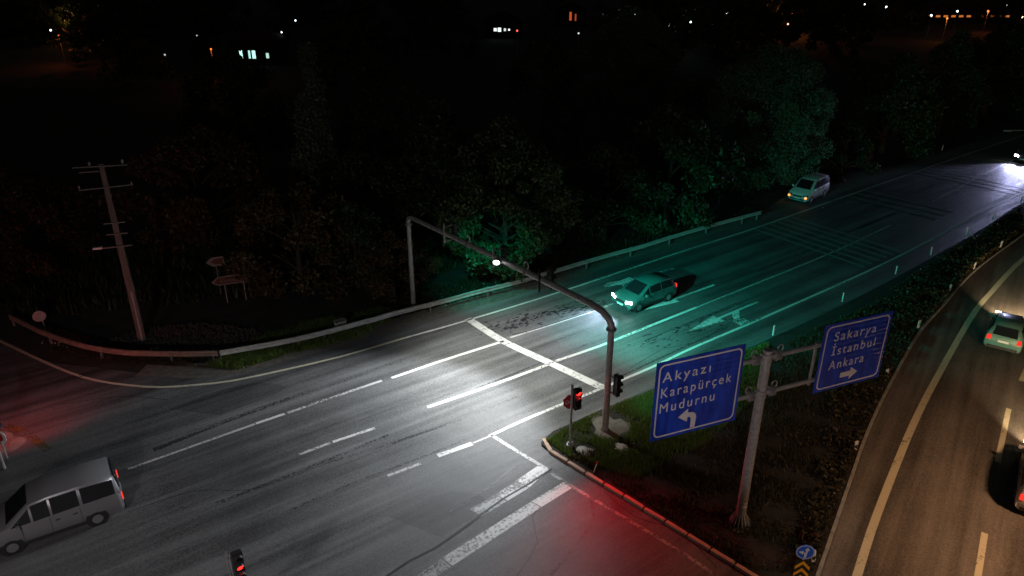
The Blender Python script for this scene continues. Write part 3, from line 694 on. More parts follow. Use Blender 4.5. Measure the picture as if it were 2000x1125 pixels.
MB().prism([(-.3, 2.25), (.0, 2.06), (.44, 2.06), (.44, 2.44), (.0, 2.44)], -.033, -.037).build('face', M['brown_film'], wp)
q = g(91, 652); rs = empty('round_sign', q, R(35), 'small round sign on a thin post where the red-lit guardrail begins', 'road sign')
MB().tube([(0, .05, 0), (0, .05, 1.1)], .03, 8).build('pole', M['galv'], rs)
MB().prism([(-.1+.33*math.cos(R(20*k)), 1.15+.33*math.sin(R(20*k))) for k in range(18)], 0, -.02).build('disc', M['galv'], rs)
q = g(666, 645); ub = empty('utility_cabinet', q, R(36), 'small white utility box standing behind the middle of the guardrail', 'cabinet')
MB().box((0, 0, .35), (.6, .35, .5)).build('body', M['white_plastic'], ub, bevel=.02); MB().box((0, 0, .62), (.68, .42, .05)).build('lid', M['galv'], ub)
MB().box((0, -.18, .35), (.5, .012, .4)).build('door', M['concrete'], ub); MB().box((0, 0, .05), (.5, .3, .1)).build('plinth', M['concrete'], ub)

# left island nose with round red sign, and its signal
q = g(-8, 872); isl = tag(blob_disc('traffic_island', q, 1.1, .02, .16, M['gravel_dirt']), 'pale concrete island nose cut by the left frame edge', 'traffic island')
q = g(-2, 853, 1.3); ne = empty('no_entry_sign', (q.x, q.y, .15), R(-12), 'round red and white sign at the left frame edge on the island nose', 'road sign')
MB().tube([(0, .04, 0), (0, .04, 1.3)], .03, 8).build('pole', M['galv'], ne)
d_ = MB().prism([(.36*math.cos(R(18*k)), 1.15+.36*math.sin(R(18*k))) for k in range(20)], 0, -.02).build('disc', M['white_film'], ne)
MB().prism([(.22*math.cos(R(18*k)), 1.15+.22*math.sin(R(18*k))) for k in range(20)], -.023, -.027).build('red_centre', M['red_film'], d_)
q = g(-26, 815, 2.6); ls = empty('signal_post', (q.x, q.y, .02), 0, 'signal post at the left frame edge throwing red light over the side road', 'signal post')
MB().tube([(0, 0, 0), (0, 0, 3.1)], .055, 12).build('pole', M['galv'], ls)
signal_head(ls, Vector((.1, .1, 2.3)), R(60), 0)
light('red_signal_light', 'SPOT', Vector((q.x, q.y, 2.66))+Vector((.3, .9, 0)), 600, (1, .09, .10), None, g(20, 690), .15, 150, 1.0)
# signal bottom left
q = g(441, 1079, 3.2); bs = empty('signal_post', (q.x, q.y, .02), 0, 'red-lit signal on a thin double post rising from the bottom frame edge', 'signal post')
for dx in (0, .09): MB().tube([(dx, 0, 0), (dx, 0, 3.2 if dx == 0 else 3.05)], .028, 10).build('pole', M['galv_dull'], bs)
signal_head(bs, Vector((.3, .02, 2.66)), R(-52), 1)
MB().box((.15, 0, 2.95), (.22, .04, .05)).build('bracket', M['black'], bs); MB().box((.15, 0, 2.3), (.22, .04, .05)).build('bracket', M['black'], bs)
light('red_signal_light', 'SPOT', Vector((q.x+.8, q.y-.3, 2.9)), 45, (1, .06, .07), None, Vector((q.x+6, q.y-4.5, 0)), .1, 120, .8)

# ------------------------------------------------------------------ cars
def make_car(label, loc, heading, st, Wd, paint_, wheels, front='off', rear='off', hazard=False, name='car', cat='car', roof=None, pillar=None, power=0, hcol=(1, .95, .85)):
    """st: list of stations (x, z_belt, z_top, w_top_factor) from rear to front; local +x is forward"""
    root = empty(name, (loc[0], loc[1], Z_ROAD+.006), heading, label, cat)
    hw = Wd/2; rings = []
    for i, (x, zb, zt, wt) in enumerate(st):
        e = min(i, len(st)-1-i); sq = (.90 if e == 0 else 1.0)
        rings.append([(x, hw*.90*sq, .22), (x, hw*1.0*sq, .36), (x, hw*1.01*sq, zb*.7), (x, hw*.965*sq, zb), (x, hw*wt*sq, max(zt-.07, zb+.004)), (x, hw*wt*.84*sq, zt)])
    mb = MB(); n = len(rings); k = 12
    for r_ in rings: mb.v += r_ + [(x, -y, z) for x, y, z in r_[::-1]]
    for i in range(n-1):
        for j in range(k):
            if True: mb.f.append((i*k+j, i*k+(j+1) % k, (i+1)*k+(j+1) % k, (i+1)*k+j)); mb.mi.append(0)
    mb.f += [tuple(range(k)), tuple((n-1)*k+j for j in range(k))[::-1]]; mb.mi += [0, 0]
    me = mb.mesh('body', paint_); bm = bmesh.new(); bm.from_mesh(me); bmesh.ops.recalc_face_normals(bm, faces=bm.faces)
    bmesh.ops.bevel(bm, geom=[e for e in bm.edges if e.calc_face_angle(0) > .35], offset=.05, segments=3, affect='EDGES'); bm.to_mesh(me); bm.free()
    me.polygons.foreach_set('use_smooth', [True]*len(me.polygons)); body = link('body', me, root)
    def V(i, j, s=1): a = Vector(rings[i][j]); a.y *= s; return a
    def patch(name_, A, B, C, D, inset, off, m, parent=body):
        # A,B bottom ; C,D top (A-D, B-C sides)
        c = (A+B+C+D)/4; nrm = (B-A).cross(D-A).normalized()
        ctr = Vector(((st[0][0]+st[-1][0])/2, 0, .7))
        if nrm.dot(c-ctr) < 0: nrm = -nrm
        vs = [p+(c-p)*inset+nrm*off for p in (A, B, C, D)]; vs += [v-nrm*.03 for v in vs]
        return MB().add(vs, [(0, 1, 2, 3), (7, 6, 5, 4), (0, 4, 5, 1), (1, 5, 6, 2), (2, 6, 7, 3), (3, 7, 4, 0)]).build(name_, m, parent)
    # glass: where top rises above belt
    green = [i for i in range(n) if st[i][2]-st[i][1] > .3]
    i0, i1 = green[0], green[-1]
    if i1+1 < n: patch('windscreen', V(i1+1, 5), V(i1+1, 5, -1), V(i1, 5, -1), V(i1, 5), .05, .03, M['glass'])
    if i0 > 0: patch('rear_window', V(i0-1, 5), V(i0-1, 5, -1), V(i0, 5, -1), V(i0, 5), .08, .03, M['glass'])
    for s in (1, -1):
        for i in range(i0, i1):
            patch('side_window', V(i, 3, s), V(i+1, 3, s), V(i+1, 4, s), V(i, 4, s), .10, .02, M['glass'])
        if i1+1 < n:
            A, B_, C_ = V(i1, 3, s), V(i1+1, 3, s), V(i1, 4, s); c = (A+B_+C_)/3; nn = Vector((0, s, .25)).normalized()
            vs = [p+(c-p)*.2+nn*.02 for p in (A, B_, C_)]; MB().add(vs, [(0, 1, 2)]).build('quarter_window', M['glass'], body)
        # sill, door seams, handle, mirror
        xr, xf = wheels
        MB().box(((xr+xf)/2, s*hw*.985, .30), (xf-xr-.7, .05, .12)).build('sill', M['trim'], body)
        for x in (xr+.45, (xr+xf)/2+.05, xf-.42): MB().box((x, s*hw*1.003, .72), (.015, .02, .62)).build('door_seam', M['trim'], body)
        for x in ((xr+xf)/2-.18, xr+.62): MB().box((x, s*hw*1.01, .86), (.16, .03, .035)).build('door_handle', M['trim'], body)
        MB().box((st[i1+1][0]-.35 if i1+1 < n else st[i1][0], s*(hw+.1), st[i1][1]+.06), (.12, .2, .14)).build('mirror', paint_, body, bevel=.02)
        for x in wheels:
            MB().tube([(x, s*(hw-.16), .33), (x, s*(hw+.005), .33)], .39, 22).build('wheel_arch', M['trim'], body)
            w = link('wheel', None, root, (x, s*(hw-.09), .31)); 
            MB().tube([(0, -.1, 0), (0, -.07, 0), (0, .09, 0), (0, .115, 0)], [.28, .31, .31, .28], 22).build('tyre', M['tyre'], w, smooth=True)
            MB().tube([(0, -.105, 0), (0, .118, 0)], .19, 12).build('rim', M['rim'], w)
    xF, xR_ = st[-1][0], st[0][0]
    hmat = {'off': M['glass'], 'white': M['e_head'], 'warm': M['e_headw']}[front]
    zh = .68
    for s in (1, -1):
        MB().add([(xF-.02, s*hw*.55, zh-.08), (xF-.02, s*hw*.55, zh+.08), (xF-.16, s*hw*.95, zh+.12), (xF-.14, s*hw*.95, zh-.06), (xF+.02, s*hw*.52, zh-.08), (xF+.02, s*hw*.52, zh+.08), (xF-.12, s*hw*.985, zh+.12), (xF-.10, s*hw*.985, zh-.06)], [(0, 1, 2, 3), (7, 6, 5, 4), (4, 5, 1, 0), (5, 6, 2, 1), (6, 7, 3, 2), (7, 4, 0, 3)]).build('headlight', hmat, body)
        MB().box((xR_-.0, s*hw*.80, .84), (.06, hw*.22, .24)).build('taillight', M['e_tail'] if rear == 'on' else M['red_film'], body)
        if hazard:
            MB().box((xF+.0, s*hw*.82, .55), (.05, .14, .12)).build('indicator', M['e_haz'], body)
    if hazard: MB().box((xF-.75, -hw*1.02, .75), (.1, .04, .06)).build('indicator', M['e_haz'], body)
    MB().box((xF+.0, 0, .62), (.04, hw*.9, .14)).build('grille', M['trim'], body)
    MB().box((xF+.0, 0, .36), (.06, hw*1.3, .12)).build('bumper_intake', M['trim'], body)
    MB().box((xF+.025, 0, .44), (.02, .5, .11)).build('number_plate', M['plate'], body)
    MB().box((xR_-.025, 0, .72), (.02, .52, .12)).build('number_plate', M['plate'], body)
    MB().box((xR_-.01, 0, .33), (.06, hw*1.6, .14)).build('rear_bumper_trim', M['trim'], body)
    if power:
        c, s_ = math.cos(heading), math.sin(heading); fw = Vector((c, s_, 0)); lt = Vector((-s_, c, 0)); o_ = Vector((loc[0], loc[1], 0))
        for s in (1, -1):
            P = o_+fw*(xF+.12)+lt*s*hw*.7+Vector((0, 0, .7))
            light('headlight_beam', 'SPOT', P, power, hcol, None, P+fw*6-Vector((0, 0, .62)), .07, 70, .9)
    return root, body
HATCH = [(-2.0, .78, .80, .86), (-1.93, .92, .98, .86), (-1.62, .95, 1.42, .74), (-.6, .93, 1.48, .76), (.35, .91, 1.42, .76), (1.15, .90, .95, .88), (1.85, .80, .82, .84), (2.02, .62, .66, .84)]
MPV = [(-2.25, .85, .88, .88), (-2.2, 1.0, 1.05, .88), (-2.0, 1.05, 1.58, .80), (-.9, 1.04, 1.66, .80), (.2, 1.02, 1.62, .79), (.55, 1.02, 1.56, .78), (1.35, 1.0, 1.05, .88), (2.1, .88, .91, .85), (2.3, .66, .70, .84)]
VAN = [(-2.15, .9, .93, .90), (-2.12, 1.06, 1.1, .90), (-2.02, 1.1, 1.75, .84), (-.9, 1.08, 1.80, .84), (.0, 1.06, 1.78, .83), (.55, 1.04, 1.70, .82), (1.3, 1.02, 1.07, .88), (1.95, .88, .92, .85), (2.15, .66, .70, .84)]
hd = R(36+180)
make_car('silver grey tall van at the lower left frame corner with a red tail light', g(112, 1024), R(213), [(x*1.08, a, b+.06, c) for x, a, b, c in VAN], 1.9, M['car_silver'], (-1.35, 1.4), 'warm', 'on', power=300)
fB = g(1212, 587, .65); make_car('sea green hatchback with both headlights glaring, on the teal-lit lanes', (fB.x+2.0*math.cos(R(36)), fB.y+2.0*math.sin(R(36))), hd, HATCH, 1.75, M['car_teal'], (-1.25, 1.3), 'white', 'on', power=1800, hcol=(.6, .75, 1))
cc = g(1957, 690); dirC = R(52); make_car('pale green hatchback seen from behind with red tail lights on the slip road', (cc.x+1.7*math.cos(dirC), cc.y+1.9*math.sin(dirC)), dirC, HATCH, 1.75, M['car_pale'], (-1.25, 1.3), 'warm', 'on', power=1500, hcol=(1, .72, .42))
cd = g(1972, 1000); make_car('white car cut off by the right frame edge with one red tail light showing', (cd.x+.95*math.sin(R(55))+2.2*math.cos(R(55)), cd.y-.95*math.cos(R(55))+2.2*math.sin(R(55))), R(55), MPV, 1.8, M['car_white'], (-1.35, 1.4), 'warm', 'on', power=1500, hcol=(1, .72, .42))
cv = g(1577, 386); make_car('white van parked on the dirt lay-by with orange hazard lights flashing', (cv.x, cv.y), R(225), VAN, 1.8, M['car_white'], (-1.3, 1.35), 'off', 'off', True, name='parked_van', cat='van')
fG = g(1999, 308, .65); make_car('distant dark car with blinding headlights at the right frame edge', (fG.x+2.0*math.cos(R(38)), fG.y+2.0*math.sin(R(38))), R(218), HATCH, 1.75, M['car_dark'], (-1.25, 1.3), 'white', 'off', power=2200, hcol=(.56, .58, 1))

# ------------------------------------------------------------------ street lamps
def street_lamp(p, h, az, label, lit=None, power=0, col=(1, 1, 1), arm=1.6, group=None, r=.09, es=20, spot=True, head=.5):
    root = empty('street_lamp', p, az, label, 'street lamp', group)
    MB().tube([(0, 0, 0), (0, 0, h*.6), (0, 0, h-.6), (.15*arm, 0, h-.15), (.5*arm, 0, h+.1), (arm, 0, h+.15)], [r, r*.8, r*.6, r*.5, r*.45, r*.4], 10).build('pole', M['galv_dull'], root, smooth=True)
    MB().box((arm+head*.4, 0, h+.13), (head, head*.4, .1)).build('lamp_head', M['galv'], root)
    if lit: MB().box((arm+head*.4, 0, h+.06), (head*.7, head*.3, .03)).build('lamp_glass', emat('lamp_glow', lit, es), root)
    if power:
        c = Vector(p)+Vector(((arm+head*.4)*math.cos(az), (arm+head*.4)*math.sin(az), h-.02))
        if spot: light('street_light', 'SPOT', c, power, col, None, c-Vector((0, 0, 1)), .6, 150, .8)
        else: light('street_light', 'POINT', c, power, col, None, None, .3)
    return root
q = g(1962, 256, 8.2); street_lamp((q.x+6.0, q.y+.6, .1), 8.0, R(186), 'unlit street lamp whose curved arm reaches in at the upper right', None, arm=5.6, r=.09)
# warm sodium lamp over the slip road, just outside the frame
street_lamp((25.5, 14.5, .02), 11.0, R(150), 'tall street lamp beside the slip road', (1, .55, .2), 8200, (1, .53, .27), arm=2.2)
# unseen lamp behind the viewer, added with two spots to brighten the signs
street_lamp((3.5, 6.0, .1), 9.0, R(70), 'added unseen street lamp at the near corner', (1, .9, .8), 0, (1, .82, .72), arm=1.8)
light('added_sign_fill', 'SPOT', (4.4, 7.8, 9.0), 1700, (1, .86, .88), None, (8.8, 22.2, 7.0), .12, 42, .5)
light('added_sign_fill', 'SPOT', (4.6, 7.8, 8.9), 1500, (1, .88, .8), None, (9.7, 18.5, 1.7), .1, 17, .6)  # added fill aimed at the round arrow sign and chevron board
street_lamp((-13.0, 5.0, .02), 10.0, R(60), 'added unseen street lamp on the near side of the junction', (1, .95, .9), 0, (1, .93, .93), arm=1.8)
light('street_light', 'SPOT', (-12.0, 6.7, 10.1), 6000, (1, .92, .94), None, (-12, 22, 0), .2, 108, 1.0)  # broad fill over the lower-left road, from a lamp added out of view

# ------------------------------------------------------------------ leaves, trees
def leaf_mesh(name, C, size, m, droop=.3, flat=0):
    n = len(C); nr = rng.normal(size=(n, 3)); nr[:, 2] += flat; nr /= np.linalg.norm(nr, axis=1)[:, None]
    t = rng.normal(size=(n, 3)); t[:, 2] -= droop*2; t -= nr*(t*nr).sum(1)[:, None]; t /= np.linalg.norm(t, axis=1)[:, None]
    b = np.cross(nr, t); s = (size*rng.uniform(.6, 1.3, n))[:, None]
    v = np.stack([C-t*s*.5, C+b*s*.28, C+t*s*.55, C-b*s*.28], 1).reshape(-1, 3)
    me = bpy.data.meshes.new(name); me.vertices.add(4*n); me.vertices.foreach_set('co', v.ravel()); me.loops.add(4*n); me.loops.foreach_set('vertex_index', np.arange(4*n, dtype=np.int32))
    me.polygons.add(n); me.polygons.foreach_set('loop_start', np.arange(0, 4*n, 4, dtype=np.int32)); me.polygons.foreach_set('loop_total', np.full(n, 4, dtype=np.int32))
    me.materials.append(m); me.update(); me.validate(); return me
def crown_pts(n, h0, h1, r, shape='broad', clumps=60, cs=.9):
    out = []
    cl = []
    while len(cl) < clumps:
        z = rng.uniform(0, 1); a = rng.uniform(0, 2*math.pi)
        if shape == 'cone': rr = (1-z)**.8*min(1, z*9+.45)
        elif shape == 'egg': rr = math.sin(math.pi*min(1, (z*.86+.12)))**.55
        else: rr = math.sin(math.pi*min(1, (z*.8+.2)))**.7
        rr *= rng.uniform(.45, 1)**.5*(1+.14*math.sin(a*3+z*5))
        cl.append((r*rr*math.cos(a), r*rr*math.sin(a), h0+(h1-h0)*z))
    cl = np.array(cl); w = rng.uniform(.5, 1.4, clumps); idx = rng.choice(clumps, n, p=w/w.sum())
    d = rng.normal(size=(n, 3)); d /= np.linalg.norm(d, axis=1)[:, None]; d *= (rng.uniform(0, 1, n)**.45)[:, None]*cs*w[idx][:, None]
    d[:, 2] *= .8 if shape != 'cone' else 1.5
    return cl[idx]+d, cl
def tree(p, h, r, n, size, m, shape, label, cat='tree', clumps=60, cs=.9, h0=None, group=None, trunk=.22, name='tree'):
    root = empty(name, p, rng.uniform(0, 6), label, cat, group)
    h0 = h*.22 if h0 is None else h0
    P, cl = crown_pts(n, h0, h, r, shape, clumps, cs)
    link('crown', leaf_mesh('crown', P, size, m), root)
    mb = MB().tube([(0, 0, -.1), (.1, .05, h*.3), (-.05, .1, h*.6), (0, 0, h*.88)], [trunk, trunk*.75, trunk*.4, .03], 9)
    for c in cl[:14]:
        z0 = max(h*.18, min(h*.6, c[2]-r*.5)); mb.tube([(0, 0, z0), (c[0]*.5, c[1]*.5, (z0+c[2])/2+.2), tuple(c)], [trunk*.4, trunk*.22, .02], 6)
    mb.build('trunk', M['bark'], root); return root
def copy_tree(src, p, s, label, group, cat='tree'):
    r = src.copy(); COL.objects.link(r); r.location = p; r.scale = (s*random.uniform(.85, 1.2), s*random.uniform(.85, 1.2), s*random.uniform(.85, 1.15)); r.rotation_euler.z = random.uniform(0, 6)
    r['label'] = label; r['category'] = cat
    if group: r['group'] = group
    for c in src.children:
        d = c.copy(); COL.objects.link(d); d.parent = r
    return r
tg = 'trees on the dark far verge'
T1 = tree(g(985, 530), 9.6, 4.3, 34000, .26, M['leaf_lt'], 'broad', 'broad leafy tree catching teal light right behind the gantry beam', clumps=95, cs=.95, h0=1.6)
T2 = tree(g(1482, 368), 12.2, 4.7, 56000, .22, M['leaf_silver'], 'egg', 'big rounded dense tree standing beside the parked white van', clumps=120, cs=1.2, h0=1.0)
T3 = tree(g(640, 470), 13.5, 2.2, 16000, .24, M['leaf_cyp'], 'cone', 'tall narrow pointed cypress left of the gantry', clumps=110, cs=.5, h0=.6)
T4 = tree(g(1180, 470), 6.8, 3.6, 12000, .26, M['leaf_dk'], 'broad', 'low dark green tree between the gantry corner and the big round tree', clumps=55, h0=.8)
T5 = tree(g(590, 560), 6.6, 4.2, 12000, .26, M['leaf_brown'], 'broad', 'reddish brown scrubby tree above the brown arrow sign', clumps=55, h0=.6)
T6 = tree(g(1640, 345), 4.6, 3.0, 7000, .34, M['leaf_weed'], 'broad', 'low spreading shrub with pale leaves right of the parked van', clumps=26, h0=.3, cs=.7)
T7 = tree(g(870, 500), 10.5, 3.6, 14000, .26, M['leaf_dk'], 'broad', 'dark tree with a ragged top just left of the teal-lit tree', clumps=70, h0=1.0)
lab = ['dim tree far left beyond the utility pole', 'dark tree behind the cypress on its left', 'dim bushy tree under the cypress', 'dark tree to the right of the cypress', 'tall dim tree behind the teal-lit broad tree', 'dark tree filling the gap above the guardrail middle', 'dim tree left of the big round tree', 'dark tree behind the shrub right of the van', 'dim tree above the far end of the road', 'dark tree at the upper right of the main road', 'dim tree at the far upper right corner of the verge', 'low dark tree between brown arrow sign and gantry', 'dim low tree just behind the white utility box', 'brownish tree left of the brown arrow sign', 'dark tall tree above the round-topped tree line centre']
spots = [(60, 520, T5, 1.2), (480, 330, T4, 1.6), (720, 500, T4, 1.0), (760, 400, T7, 1.0), (1060, 330, T7, 1.2), (1300, 440, T4, 1.15), (1350, 330, T1, 1.0), (1720, 300, T4, 1.3), (1830, 262, T7, 1.0), (1920, 225, T4, 1.5), (1985, 190, T2, .9), (700, 560, T4, .8), (770, 575, T5, .55), (400, 470, T5, 1.1), (1230, 260, T2, 1.0)]
for (x, y, s, sc), l_ in zip(spots, lab): copy_tree(s, g(x, y), sc, l_, tg)
# far-off woods: many copies, one mass
far = leaf_mesh('woodland', np.concatenate([crown_pts(900, 1, rng.uniform(7, 12), rng.uniform(4, 6), 'broad', 22, 1.6)[0]+np.array([x, y, 0]) for x, y in [c for c in [(rng.uniform(-150, 190), rng.uniform(110, 260)) for _ in range(170)] if all(c[1] > h_.y+4 or abs(c[0]-h_.x*c[1]/h_.y) > 8 for h_ in (g(505, 122), g(984, 72), g(1112, 48), g(1868, 44), g(412, 96)))]]), .9, M['leaf_dk'])
tag(link('woodland', far), kind='stuff')

# ------------------------------------------------------------------ verge vegetation, rubble
def in_poly(P, poly):
    x, y = P[:, 0], P[:, 1]; ins = np.zeros(len(P), bool); j = len(poly)-1
    for i in range(len(poly)):
        xi, yi, xj, yj = poly[i][0], poly[i][1], poly[j][0], poly[j][1]
        c = ((yi > y) != (yj > y)) & (x < (xj-xi)*(y-yi)/(yj-yi+1e-9)+xi); ins ^= c; j = i
    return ins
def scatter(pxpoly, n):
    poly = [tuple(g(*p))[:2] for p in pxpoly]; a = np.array(poly); lo, hi = a.min(0), a.max(0); out = []
    tot = 0
    while tot < n:
        P = rng.uniform(lo, hi, (n*2, 2)); P = P[in_poly(P, poly)]; out.append(P); tot += len(P)
    return np.concatenate(out)[:n]
def clump(P, amp=.45):
    f = np.sin(P[:, 0]*2.1+np.cos(P[:, 1]*1.7)*2)+np.sin(P[:, 1]*2.6+P[:, 0]*.9)+rng.normal(0, .8, len(P)); return P[f > -amp]
def blades(name, P, z, h, w, m, lean=.5):
    n = len(P); a = rng.uniform(0, 2*math.pi, n); hh = h*rng.uniform(.35, 1.25, n); l = lean*hh*rng.uniform(.2, 1, n)
    dx, dy = np.cos(a), np.sin(a); b = rng.uniform(0, 2*math.pi, n); wx, wy = np.cos(b)*w/2, np.sin(b)*w/2; Z = np.full(n, z)
    v = np.stack([np.stack([P[:, 0]-wx, P[:, 1]-wy, Z], 1), np.stack([P[:, 0]+wx, P[:, 1]+wy, Z], 1), np.stack([P[:, 0]+dx*l, P[:, 1]+dy*l, Z+hh], 1)], 1).reshape(-1, 3)
    me = bpy.data.meshes.new(name); me.vertices.add(3*n); me.vertices.foreach_set('co', v.ravel()); me.loops.add(3*n); me.loops.foreach_set('vertex_index', np.arange(3*n, dtype=np.int32))
    me.polygons.add(n); me.polygons.foreach_set('loop_start', np.arange(0, 3*n, 3, dtype=np.int32)); me.polygons.foreach_set('loop_total', np.full(n, 3, dtype=np.int32))
    me.materials.append(m); me.update(); return tag(link(name, me), kind='stuff')
P = clump(scatter([(1066, 866), (1120, 832), (1180, 806), (1290, 762), (1400, 716), (1500, 672), (1500, 760), (1380, 870), (1240, 940), (1110, 896)], 60000), .9)
for fc, fr in ((g(1190, 838), 1.0), (g(1142, 886), .6), (g(1113, 875), .3), (g(1212, 876), .3)):
    P = P[np.hypot((P[:, 0]-fc.x), (P[:, 1]-fc.y)) > fr*(.8+.4*rng.random(len(P)))]
blades('island_grass', P, .11, .22, .035, M['grass'])
P = clump(scatter([(1110, 896), (1240, 860), (1420, 760), (1560, 660), (1700, 600), (1720, 735), (1620, 950), (1560, 1125), (1465, 1118), (1300, 1012)], 60000), .2)
blades('median_weeds', P, .11, .2, .05, M['leaf_weed'], .9)
P = clump(scatter([(1640, 640), (1817, 520), (1992, 410), (2000, 452), (1900, 528), (1792, 650), (1735, 745), (1690, 843), (1650, 944), (1590, 1122), (1540, 1122), (1600, 900)], 40000), .2)
C3 = np.column_stack([P, .12+rng.uniform(0, .35, len(P))]); tag(link('median_scrub', leaf_mesh('median_scrub', C3, .17, M['leaf_weed'], 0, .8)), kind='stuff')
P = clump(scatter([(400, 716), (434, 700), (578, 668), (700, 636), (760, 625), (700, 660), (560, 694), (466, 724)], 16000), .7)
blades('verge_grass', P, 0, .38, .04, M['grass'])
P = clump(scatter([(430, 704), (470, 680), (560, 640), (700, 615), (780, 600), (760, 628), (640, 660)], 16000), .4)
blades('verge_grass', P, 0, .34, .04, M['grass'])
P = clump(scatter([(100, 690), (280, 712), (400, 718), (420, 705), (290, 690), (170, 675)], 7000), .1); blades('dry_verge_grass', P, 0, .25, .04, M['leaf_weed'])
P = clump(scatter([(760, 625), (900, 590), (1100, 530), (1300, 470), (1480, 420), (1470, 405), (1250, 460), (1050, 510), (850, 560), (720, 600)], 20000), .1)
blades('roadside_scrub', P, 0, .35, .06, M['leaf_weed'])
P = clump(scatter([(-100, 640), (300, 600), (700, 560), (950, 520), (1400, 400), (1500, 330), (1000, 440), (400, 480), (-100, 500)], 26000), 0)
blades('field_scrub', P, 0, .7, .12, M['leaf_dk'])
def rocks(name, P, smin, smax, m, z=0):
    mb = MB()
    for x, y in P:
        s = random.uniform(smin, smax)**1; c = Vector((x, y, z+s*.25)); o = [Vector(v) for v in ((1, 0, 0), (0, 1, 0), (-1, 0, 0), (0, -1, 0), (0, 0, .8), (0, 0, -.6), (.6, .6, .4), (-.6, -.6, .4))][:6]
        vs = [c+v*s*random.uniform(.5, 1.1) for v in o]; a = random.uniform(0, 3)
        vs = [c+Matrix.Rotation(a, 3, 'Z')@(v-c) for v in vs]
        mb.add(vs, [(0, 1, 4), (1, 2, 4), (2, 3, 4), (3, 0, 4), (1, 0, 5), (2, 1, 5), (3, 2, 5), (0, 3, 5)])
    return tag(mb.build(name, m), kind='stuff')
rocks('earth_clods', scatter([(205, 668), (290, 640), (400, 632), (500, 645), (520, 668), (430, 690), (290, 690), (200, 690)], 2600), .06, .22, M['clod'])
rocks('rubble', scatter([(60, 665), (200, 668), (330, 655), (470, 655), (480, 678), (300, 700), (150, 690)], 260), .03, .09, M['stone'])
rocks('litter_stones', scatter([(700, 640), (900, 590), (1300, 475), (1300, 460), (900, 560), (700, 610)], 120), .03, .1, M['stone'])
rocks('loose_gravel', scatter([(1090, 892), (1130, 870), (1240, 870), (1200, 905), (1150, 915)], 120), .02, .08, M['stone'], .1)
for (x, y), l_ in zip([(297, 686), (306, 684)], ['left one of two pale boulders by the foot of the utility pole', 'right one of two pale boulders by the foot of the utility pole']):
    q = g(x, y); o = MB().sphere((0, 0, .08), .14, 9, 6, (1, 1.2, .8)).build('boulder', M['stone'], None, q, smooth=True); tag(o, l_, 'boulder', 'pale boulders by the pole')

# ------------------------------------------------------------------ far houses and lamps
def house(p, az, label, wins, w=9, d=7, h=4.2):
    root = empty('house', p, az, label, 'house')
    MB().box((0, 0, h/2), (w, d, h)).build('wall', M['wall'], root)
    MB().prism([(-w/2-.4, h), (w/2+.4, h), (0, h+2.2)], -d/2-.4, d/2+.4).build('roof', M['roof'], root)
    MB().box((w*.1, -d/2-.03, 1.0), (.9, .06, 2.0)).build('door', M['trim'], root)
    for x, z, ww, hh, col, es in wins:
        f = MB().box((x, -d/2-.03, z), (ww+.14, .08, hh+.14)).build('window', M['white_plastic'], root)
        MB().box((x, -d/2-.085, z), (ww, .03, hh)).build('pane', emat('lit_window', col, es) if es else M['glass'], f)
    return root
house(g(505, 122), 0, 'low far house with three pale teal-lit windows at the upper left', [(-1.9, 1.9, .6, 1.5, (.5, 1, .85), 1.6), (-.3, 1.9, .35, 1.4, (.5, 1, .85), 1.0), (.5, 1.9, .6, 1.4, (.5, 1, .85), 1.4), (3, 1.7, .5, .9, (.6, 1, .9), .8)])
house(g(984, 72), 0, 'tiny far house with bright white windows at the top centre', [(-2, 2, .7, .7, (.9, 1, 1), 1.2), (-1, 2, .8, .9, (.9, 1, 1), 1.3), (.3, 2, .5, .6, (.9, 1, 1), .8), (1.3, 2, .4, .4, (.9, 1, 1), 1.6)])
house(g(1112, 48), 0, 'far house with a dim red-lit window right of top centre', [(0, 2.5, .6, 2.2, (1, .15, .05), .5), (1.4, 2.2, .4, 1.8, (1, .15, .05), .35), (3, 2, .7, .7, (0, 0, 0), 0)])
house(g(1868, 44), 0, 'long far building with a row of orange-lit windows at the upper right', [(x, 2, 1.2, .5, (1, .28, .05), .55) for x in np.linspace(-12, 12, 12)], w=27)
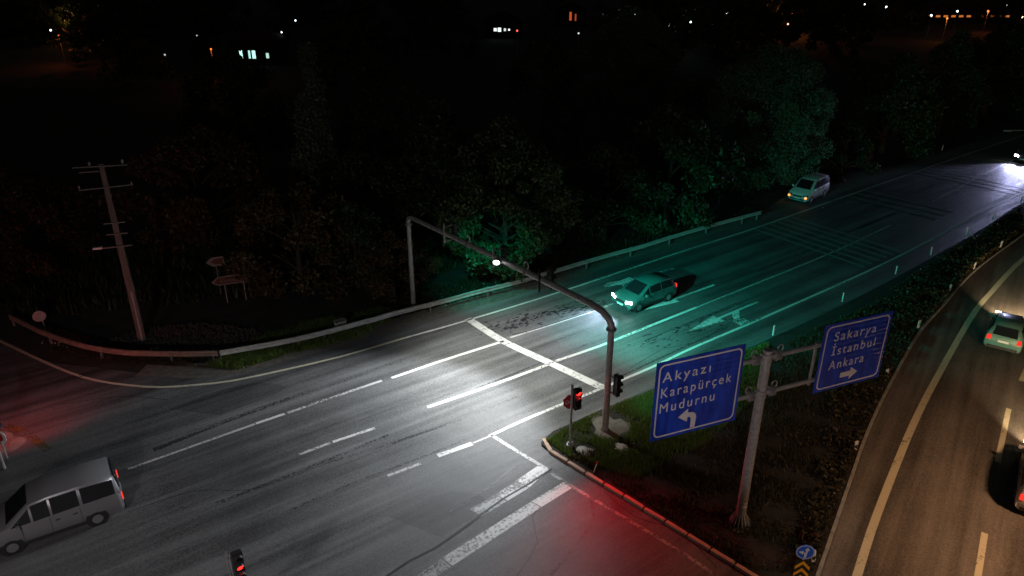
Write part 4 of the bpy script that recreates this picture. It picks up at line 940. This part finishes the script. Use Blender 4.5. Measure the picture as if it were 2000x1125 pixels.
lampspec = [((139, 35), (1, .45, .15), 10, 350, 'orange-white lamp at the far upper left among lit trees'), ((99, 59), (.8, .9, 1), 4, 0, 'tiny white lamp below the orange one at far upper left'), ((115, 70), (1, .2, .04), 1.4, 250, 'low orange lamp behind the far left trees'),
  ((385, 70), (.7, .8, .9), 1.2, 0, 'very dim lamp above the orange glow'), ((412, 96), (1, .16, .02), 3, 160, 'deep orange lamp glowing through trunks at upper left'), ((322, 107), (.7, .8, .8), 1, 0, 'dim lamp left of the deep orange glow'),
  ((550, 63), (.9, 1, 1), 3, 0, 'white lamp left of the cypress tip'), ((577, 40), (.8, .95, 1), 4, 0, 'white lamp above the cypress tip'), ((715, 51), (.8, .95, 1), 2.5, 0, 'lone pale lamp right of the cypress'),
  ((1010, 60), (1, .1, .05), 4, 0, 'red lamp beside the far white-windowed house'), ((1130, 65), (.7, .8, .8), 1.5, 0, 'dim lamp below the red-lit window'), ((1252, 48), (.85, .92, 1), 40, 250, 'brightest white lamp on the far horizon'),
  ((1271, 69), (.9, .95, 1), 12, 0, 'white lamp below the brightest one'), ((1241, 28), (.8, .9, 1), 2, 0, 'faint lamp above the brightest one'), ((1307, 49), (.8, .9, 1), 5, 0, 'small lamp right of the brightest one'),
  ((1349, 43), (.7, 1, 1), 6, 0, 'bluish lamp right of top centre'), ((1420, 26), (.7, .9, .8), 3, 0, 'greenish lamp left of the orange lamp at top right'), ((1548, 26), (1, .25, .05), 12, 900, 'strong orange lamp above the big round tree'),
  ((1539, 47), (1, .5, .3), 3, 0, 'small pinkish lamp under the strong orange one'), ((1651, 48), (1, .98, .95), 14, 0, 'crisp white lamp right of the strong orange one'), ((1688, 8), (.8, .95, 1), 10, 0, 'white lamp at the top edge right'),
  ((1731, 14), (.8, .95, 1), 9, 0, 'white lamp right of the top edge one'), ((1819, 30), (.8, .95, 1), 5, 0, 'white lamp left of the orange building'), ((1870, 22), (.9, 1, .9), 4, 0, 'white lamp above the orange building'),
  ((1930, 22), (1, .2, .06), 3, 350, 'red-orange lamp right of the orange building'), ((1966, 11), (.8, .95, 1), 6, 0, 'white lamp near the top right corner'), ((1997, 34), (1, .75, .4), 9, 0, 'warm lamp at the right frame edge near the top'), ((1850, 36), (1, .3, .06), 2, 250, 'dull orange lamp in front of the long far building')]
for (x, y), col, es, pw, l_ in lampspec:
    h = 5.0; q = g(x, y, h+.1); d = math.hypot(q.x, q.y)
    root = empty('street_lamp', (q.x, q.y, 0), 0, l_, 'street lamp', 'lamps shining far off in the night')
    MB().tube([(0, 0, 0), (0, 0, h)], .07, 6).build('pole', M['galv_dull'], root)
    MB().sphere((0, 0, h+.1), .0011*d, 8, 6).build('lamp_globe', emat('lamp_glow', col, es*.8), root)
    if pw: light('street_light', 'POINT', (q.x, q.y-.8, h+.1), pw, col, None, None, .3)
# lit trees round the far orange lamps
for i, (x, y, s, l_) in enumerate([(40, 62, 1.3, 'tree lit orange at the far upper left edge'), (85, 66, 1.1, 'tree lit orange right of the far left edge'), (150, 62, 1.2, 'tree lit by the orange-white lamp'), (395, 112, .7, 'trunk-like tree left in the deep orange glow'), (430, 110, .7, 'tree right in the deep orange glow'), (1530, 46, 1.1, 'tree left of the strong orange lamp'), (1566, 44, 1.0, 'tree right of the strong orange lamp'), (1930, 36, 1.2, 'tree by the red-orange lamp'), (1990, 26, 1.3, 'tree in the far top right corner'), (235, 60, 1.0, 'dim far tree left of the deep orange glow')]):
    q = g(x, y, 2.0); q.z = 0; copy_tree(T4, q, s, l_, 'trees around the far orange lamps')
